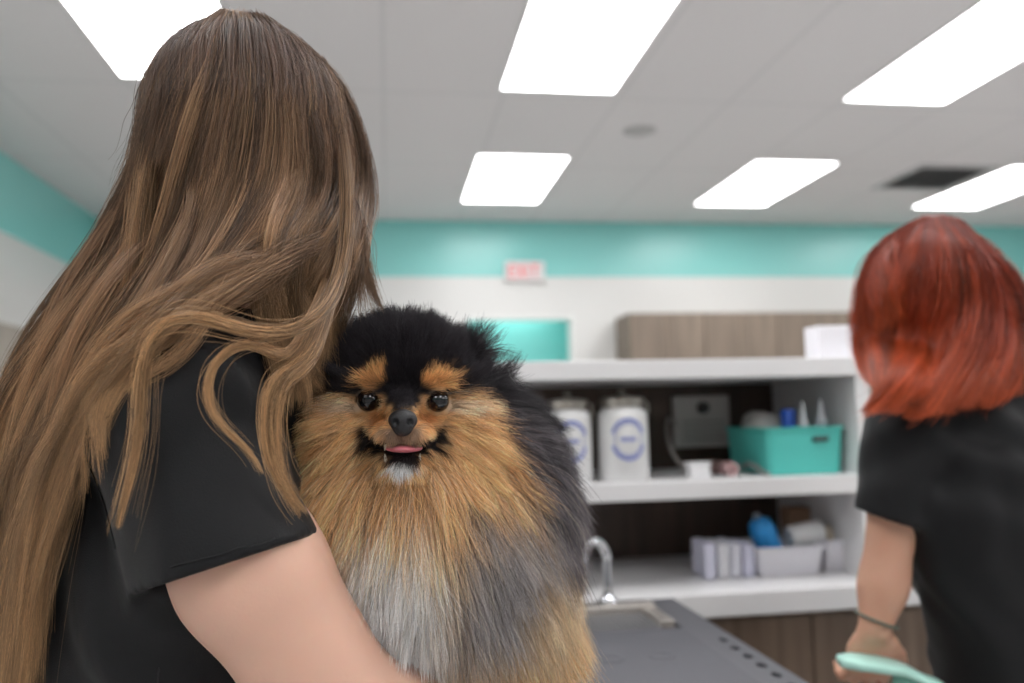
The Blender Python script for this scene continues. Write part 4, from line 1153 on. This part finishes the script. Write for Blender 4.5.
    mixc(LN(26, 20, 21), lip)
    mixc(LN(40, 34, 36), (1-sm(np.sqrt((x/17)**2+((y+56)/6)**2), .7, 1.1))*(w > .02)[:, None])
    mixc(WHT, (1-sm(np.sqrt((x/18)**2+((y+65)/6)**2), .6, 1.15))*(w > .01)[:, None])
    return np.clip(c, 0, 1)
pD = thing('dog', 'small fluffy black and tan dog smiling at the viewer in the long-haired person\'s arms', 'dog', tuple(at(500, 700, .76)))
dcoat = coat_mat('dog coat', .85, .15)
dbody, dv, df_ = mesh_sdf(dog_sdf, (-.13, .60, .94), (.26, .97, 1.42), .0022, 'body', dcoat, pD)
set_colors(dbody, coat(dv)*.75)
# fur
def grow_fur(n, K):
    tri = np.vstack([df_[:, [0, 1, 2]], df_[:, [0, 2, 3]]])
    a, b_, c = dv[tri[:, 0]], dv[tri[:, 1]], dv[tri[:, 2]]
    ar = np.linalg.norm(np.cross(b_-a, c-a), axis=1)
    cen = (a+b_+c)/3; qc = (cen-HD)@DR
    wgt = ar*np.where((qc[:, 2] > .0) & (qc[:, 1] > -.06) & (np.abs(qc[:, 0]) < .06), 3.2, 1.)
    ix = rng.choice(len(tri), n, p=wgt/wgt.sum())
    r1, r2 = np.sqrt(rng.random(n)), rng.random(n)
    P = (1-r1)[:, None]*a[ix]+(r1*(1-r2))[:, None]*b_[ix]+(r1*r2)[:, None]*c[ix]
    N = grad(dog_sdf, P)
    q = (P-HD)@DR; x = q[:, 0]/K_; y = q[:, 1]/K_; w = q[:, 2]
    # length by region
    face = np.sqrt((x/62)**2+((y+22)/46)**2)
    L = np.interp(face, [0, .55, .8, 1.15, 1.6], [.0035, .0045, .010, .026, .036])
    L = np.where(w < .0, np.maximum(L, .024), L)
    L = np.where(y > 22, np.interp(y, [22, 50], [.009, .022])*np.clip(face, .6, 1), L)
    body = np.clip((-y-60)/50, 0, 1); L = L*(1-body)+.044*body
    L = np.where((-y > 55) & (-y < 72) & (np.abs(x) < 24), .007, L)
    L = np.where((np.abs(x) < 24) & (-y > 54) & (-y < 78) & (w > .0), .0055, L)
    L = np.where(-y > 245, .022, L)
    L = L*rng.uniform(.65, 1.2, n)*np.where(rng.random(n) < .04, 1.35, 1)
    for sx in (-1, 1): L = L*(1-.60*np.exp(-((x-sx*32)/16)**2-((y-24)/15)**2))
    # bare places: eyes, nose, mouth
    bare = np.zeros(n, bool)
    for e in (eyeL, eyeR): bare |= np.linalg.norm(P-e, axis=1) < .0125
    bare |= np.linalg.norm((q-np.array((0, -.0175, .073)))/np.array((.0125, .010, .012)), axis=1) < 1.0
    ym = -44+.0085*x*x
    bare |= (np.abs(y-ym+3) < 6) & (np.abs(x) < 34) & (w > .02)
    keep = ~bare
    P, N, L, q, x, y, w = P[keep], N[keep], L[keep], q[keep], x[keep], y[keep], w[keep]
    n = len(P)
    # combing
    nose = dl(0, -.010, .080)
    away = P-nose; away /= np.linalg.norm(away, axis=1, keepdims=True)
    down = np.array((0, 0, -1.))
    bd = np.clip((-y-45)/45, 0, 1)[:, None]
    side = np.clip((x-20)/70, -1, 1)[:, None]
    comb = away*(1-bd)+(down*1.0+DU*.45*side-DW*.0+DW*.15)*bd
    comb = np.where((y > 15)[:, None], away*.6+DV*.55+DU*.15*np.sign(x)[:, None], comb)
    comb = comb+.28*np.stack([wob(P, 150, s) for s in (1, 3, 5)], 1)
    tang = comb-N*(comb*N).sum(1, keepdims=True); tang /= np.maximum(np.linalg.norm(tang, axis=1, keepdims=True), .2)
    lift = np.where(y > 15, .75, .42)+.25*rng.random(n)
    lift = np.where(np.sqrt((x/40)**2+((y+20)/30)**2) < 1, .28, lift)
    d0 = tang*(1-lift[:, None]*.6)+N*lift[:, None]+rng.normal(0, .17, (n, 3))
    d0 /= np.linalg.norm(d0, axis=1, keepdims=True)
    t = np.linspace(0, 1, K)[None, :, None]
    droop = np.where(y > 10, .05, .38)[:, None, None]
    Q = P[:, None]+d0[:, None]*L[:, None, None]*t+down*(L[:, None, None]*droop*t**2)+tang[:, None]*L[:, None, None]*.25*t**2
    Q = Q+rng.normal(0, .055, (n, 1, 3))*L[:, None, None]*np.sin(t*5+rng.uniform(0, 6, (n, 1, 1)))
    # clumping
    from mathutils import kdtree
    m_ = n//26; seeds = rng.choice(n, m_, replace=False)
    kd = kdtree.KDTree(m_)
    for k, s in enumerate(seeds): kd.insert(P[s], k)
    kd.balance()
    own = np.array([kd.find(p)[1] for p in P])
    tipd = Q[seeds]-P[seeds][:, None]
    tgt = P[seeds][own][:, None]+tipd[own]
    ok = (np.linalg.norm(P-P[seeds][own], axis=1) < .012)[:, None, None]
    kk = np.clip(L/.03, .1, 1)[:, None, None]*rng.uniform(.25, .75, (n, 1, 1))
    Q = Q+(tgt-Q)*(t**1.3)*kk*ok
    # colour: markings, agouti shading along the strand and strand to strand change
    col = coat(P)
    r_ = rng.random((n, 1))
    cl = rng.uniform(.72, 1.28, m_)[own][:, None]
    col = col*rng.uniform(.65, 1.35, (n, 1))*cl
    col = np.where((r_ < .10) & (y < -60)[:, None], col*.35+CRM*.45, col)
    col = np.where((r_ > .90) & (y < -60)[:, None], col*.45, col)
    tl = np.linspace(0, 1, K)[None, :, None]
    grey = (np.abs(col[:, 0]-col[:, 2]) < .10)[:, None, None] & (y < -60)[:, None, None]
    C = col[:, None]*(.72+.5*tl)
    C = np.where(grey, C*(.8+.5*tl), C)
    return Q, np.clip(C, 0, 1), L
fQ, fC, fL = grow_fur(170000, 7)
fpush = lambda P: np.minimum(dog_sdf(P), 1)
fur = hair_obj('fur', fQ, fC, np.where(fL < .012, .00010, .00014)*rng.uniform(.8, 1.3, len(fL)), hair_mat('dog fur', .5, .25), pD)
# eyes, nose, tongue, teeth
def part(name, fn, c, e, h, m):
    c = np.asarray(c); return mesh_sdf(fn, c-e, c+e, h, name, m, pD)[0]
eyem = mat('dog eye dark', (10, 9, 13), .10, spec=.5, coat=.3)
for nm, e in (('eye', eyeL), ('eye', eyeR)):
    part(nm, lambda P, e=e: np.linalg.norm(P-e, axis=1)-.0090, e, .012, .0009, eyem)
nosem = mat('black nose leather', (34, 33, 36), .42, spec=.5, bump=.5, bscale=900)
nc = dl(0, -.0165, .0715)
def nose_f(P):
    q = (P-nc)@DR
    d = ell(q, (0, .001, 0), (.0112, .0085, .0085)); d = s_min(d, ell(q, (0, -.006, .000), (.0065, .0055, .0065)), .004)
    for s in (-1, 1):
        d = s_max(d, -ell(q, (s*.0058, -.0005, .0080), (.0027, .0030, .004)), .0015)
        d = s_max(d, -cone(q, (s*.0065, -.002, .007), (s*.0105, -.0035, .004), .0012, .0008), .001)
    return s_max(d, -cone(q, (0, -.001, .0088), (0, -.013, .0066), .0006, .0006), .0012)
part('nose', nose_f, nc, .016, .0007, nosem)
def tongue_f(P):
    q = (P-HD)@DR
    d = ell(q, (.001, -.0380, .050), (.0150, .0036, .018)); return s_max(d, -cone(q, (.001, -.0342, .04), (.001, -.0342, .07), .0010, .0010), .002)
part('tongue', tongue_f, dl(0, -.0395, .050), .024, .0009, mat('pink tongue', (224, 128, 140), .35, sub=.2))
toothm = mat('tooth', (228, 218, 200), .3)
for s in (-1, 1):
    a_, b2 = dl(s*.0130, -.0475, .0520), dl(s*.0138, -.0425, .0540)
    part('tooth', lambda P, a_=a_, b2=b2: cone(P, a_, b2, .0017, .0006), (a_+b2)/2, .009, .0006, toothm)
    a_, b2 = dl(s*.0135, -.0350, .0540), dl(s*.0138, -.0395, .0550)
    part('tooth', lambda P, a_=a_, b2=b2: cone(P, a_, b2, .0013, .0005), (a_+b2)/2, .009, .0006, toothm)
# whiskers
W = []
for s in (-1, 1):
    for k in range(7):
        a_ = dl(s*(.014+.002*(k % 3)), -.022-.0028*(k//2), .058)
        d_ = nrm(DR@np.array((s*1., .25-.17*k, .15)))
        tt_ = np.linspace(0, 1, 7)[:, None]
        W.append(a_+d_*tt_*.030+np.array((0, 0, -.008))*tt_**2)
W = np.array(W)
hair_obj('whiskers', W, np.repeat(np.repeat(LN(60, 50, 46)[None, None], 7, 1), len(W), 0), .00011, hair_mat('whisker', .4, .3), pD)

# ------------------------------------------------------------------ camera, world, exposure
cd = bpy.data.cameras.new('camera'); cam = bpy.data.objects.new('camera', cd); COL.objects.link(cam)
cd.sensor_width = 36; cd.lens = F/1024*36; cd.clip_start = .02; cd.clip_end = 60
R = Matrix((M3[:, 0], M3[:, 1], -M3[:, 2])).transposed()
cam.matrix_world = Matrix.Translation(Vector(CAM)) @ R.to_4x4()
cd.dof.use_dof = True; cd.dof.focus_distance = .66; cd.dof.aperture_fstop = 3.6
bpy.context.scene.camera = cam
w = bpy.data.worlds.new('world'); bpy.context.scene.world = w; w.use_nodes = True
w.node_tree.nodes['Background'].inputs[0].default_value = (1, 1, 1, 1); w.node_tree.nodes['Background'].inputs[1].default_value = .3
vs = bpy.context.scene.view_settings
vs.view_transform = 'Standard'; vs.look = 'None'; vs.gamma = 1; vs.use_curve_mapping = False; vs.exposure = 0
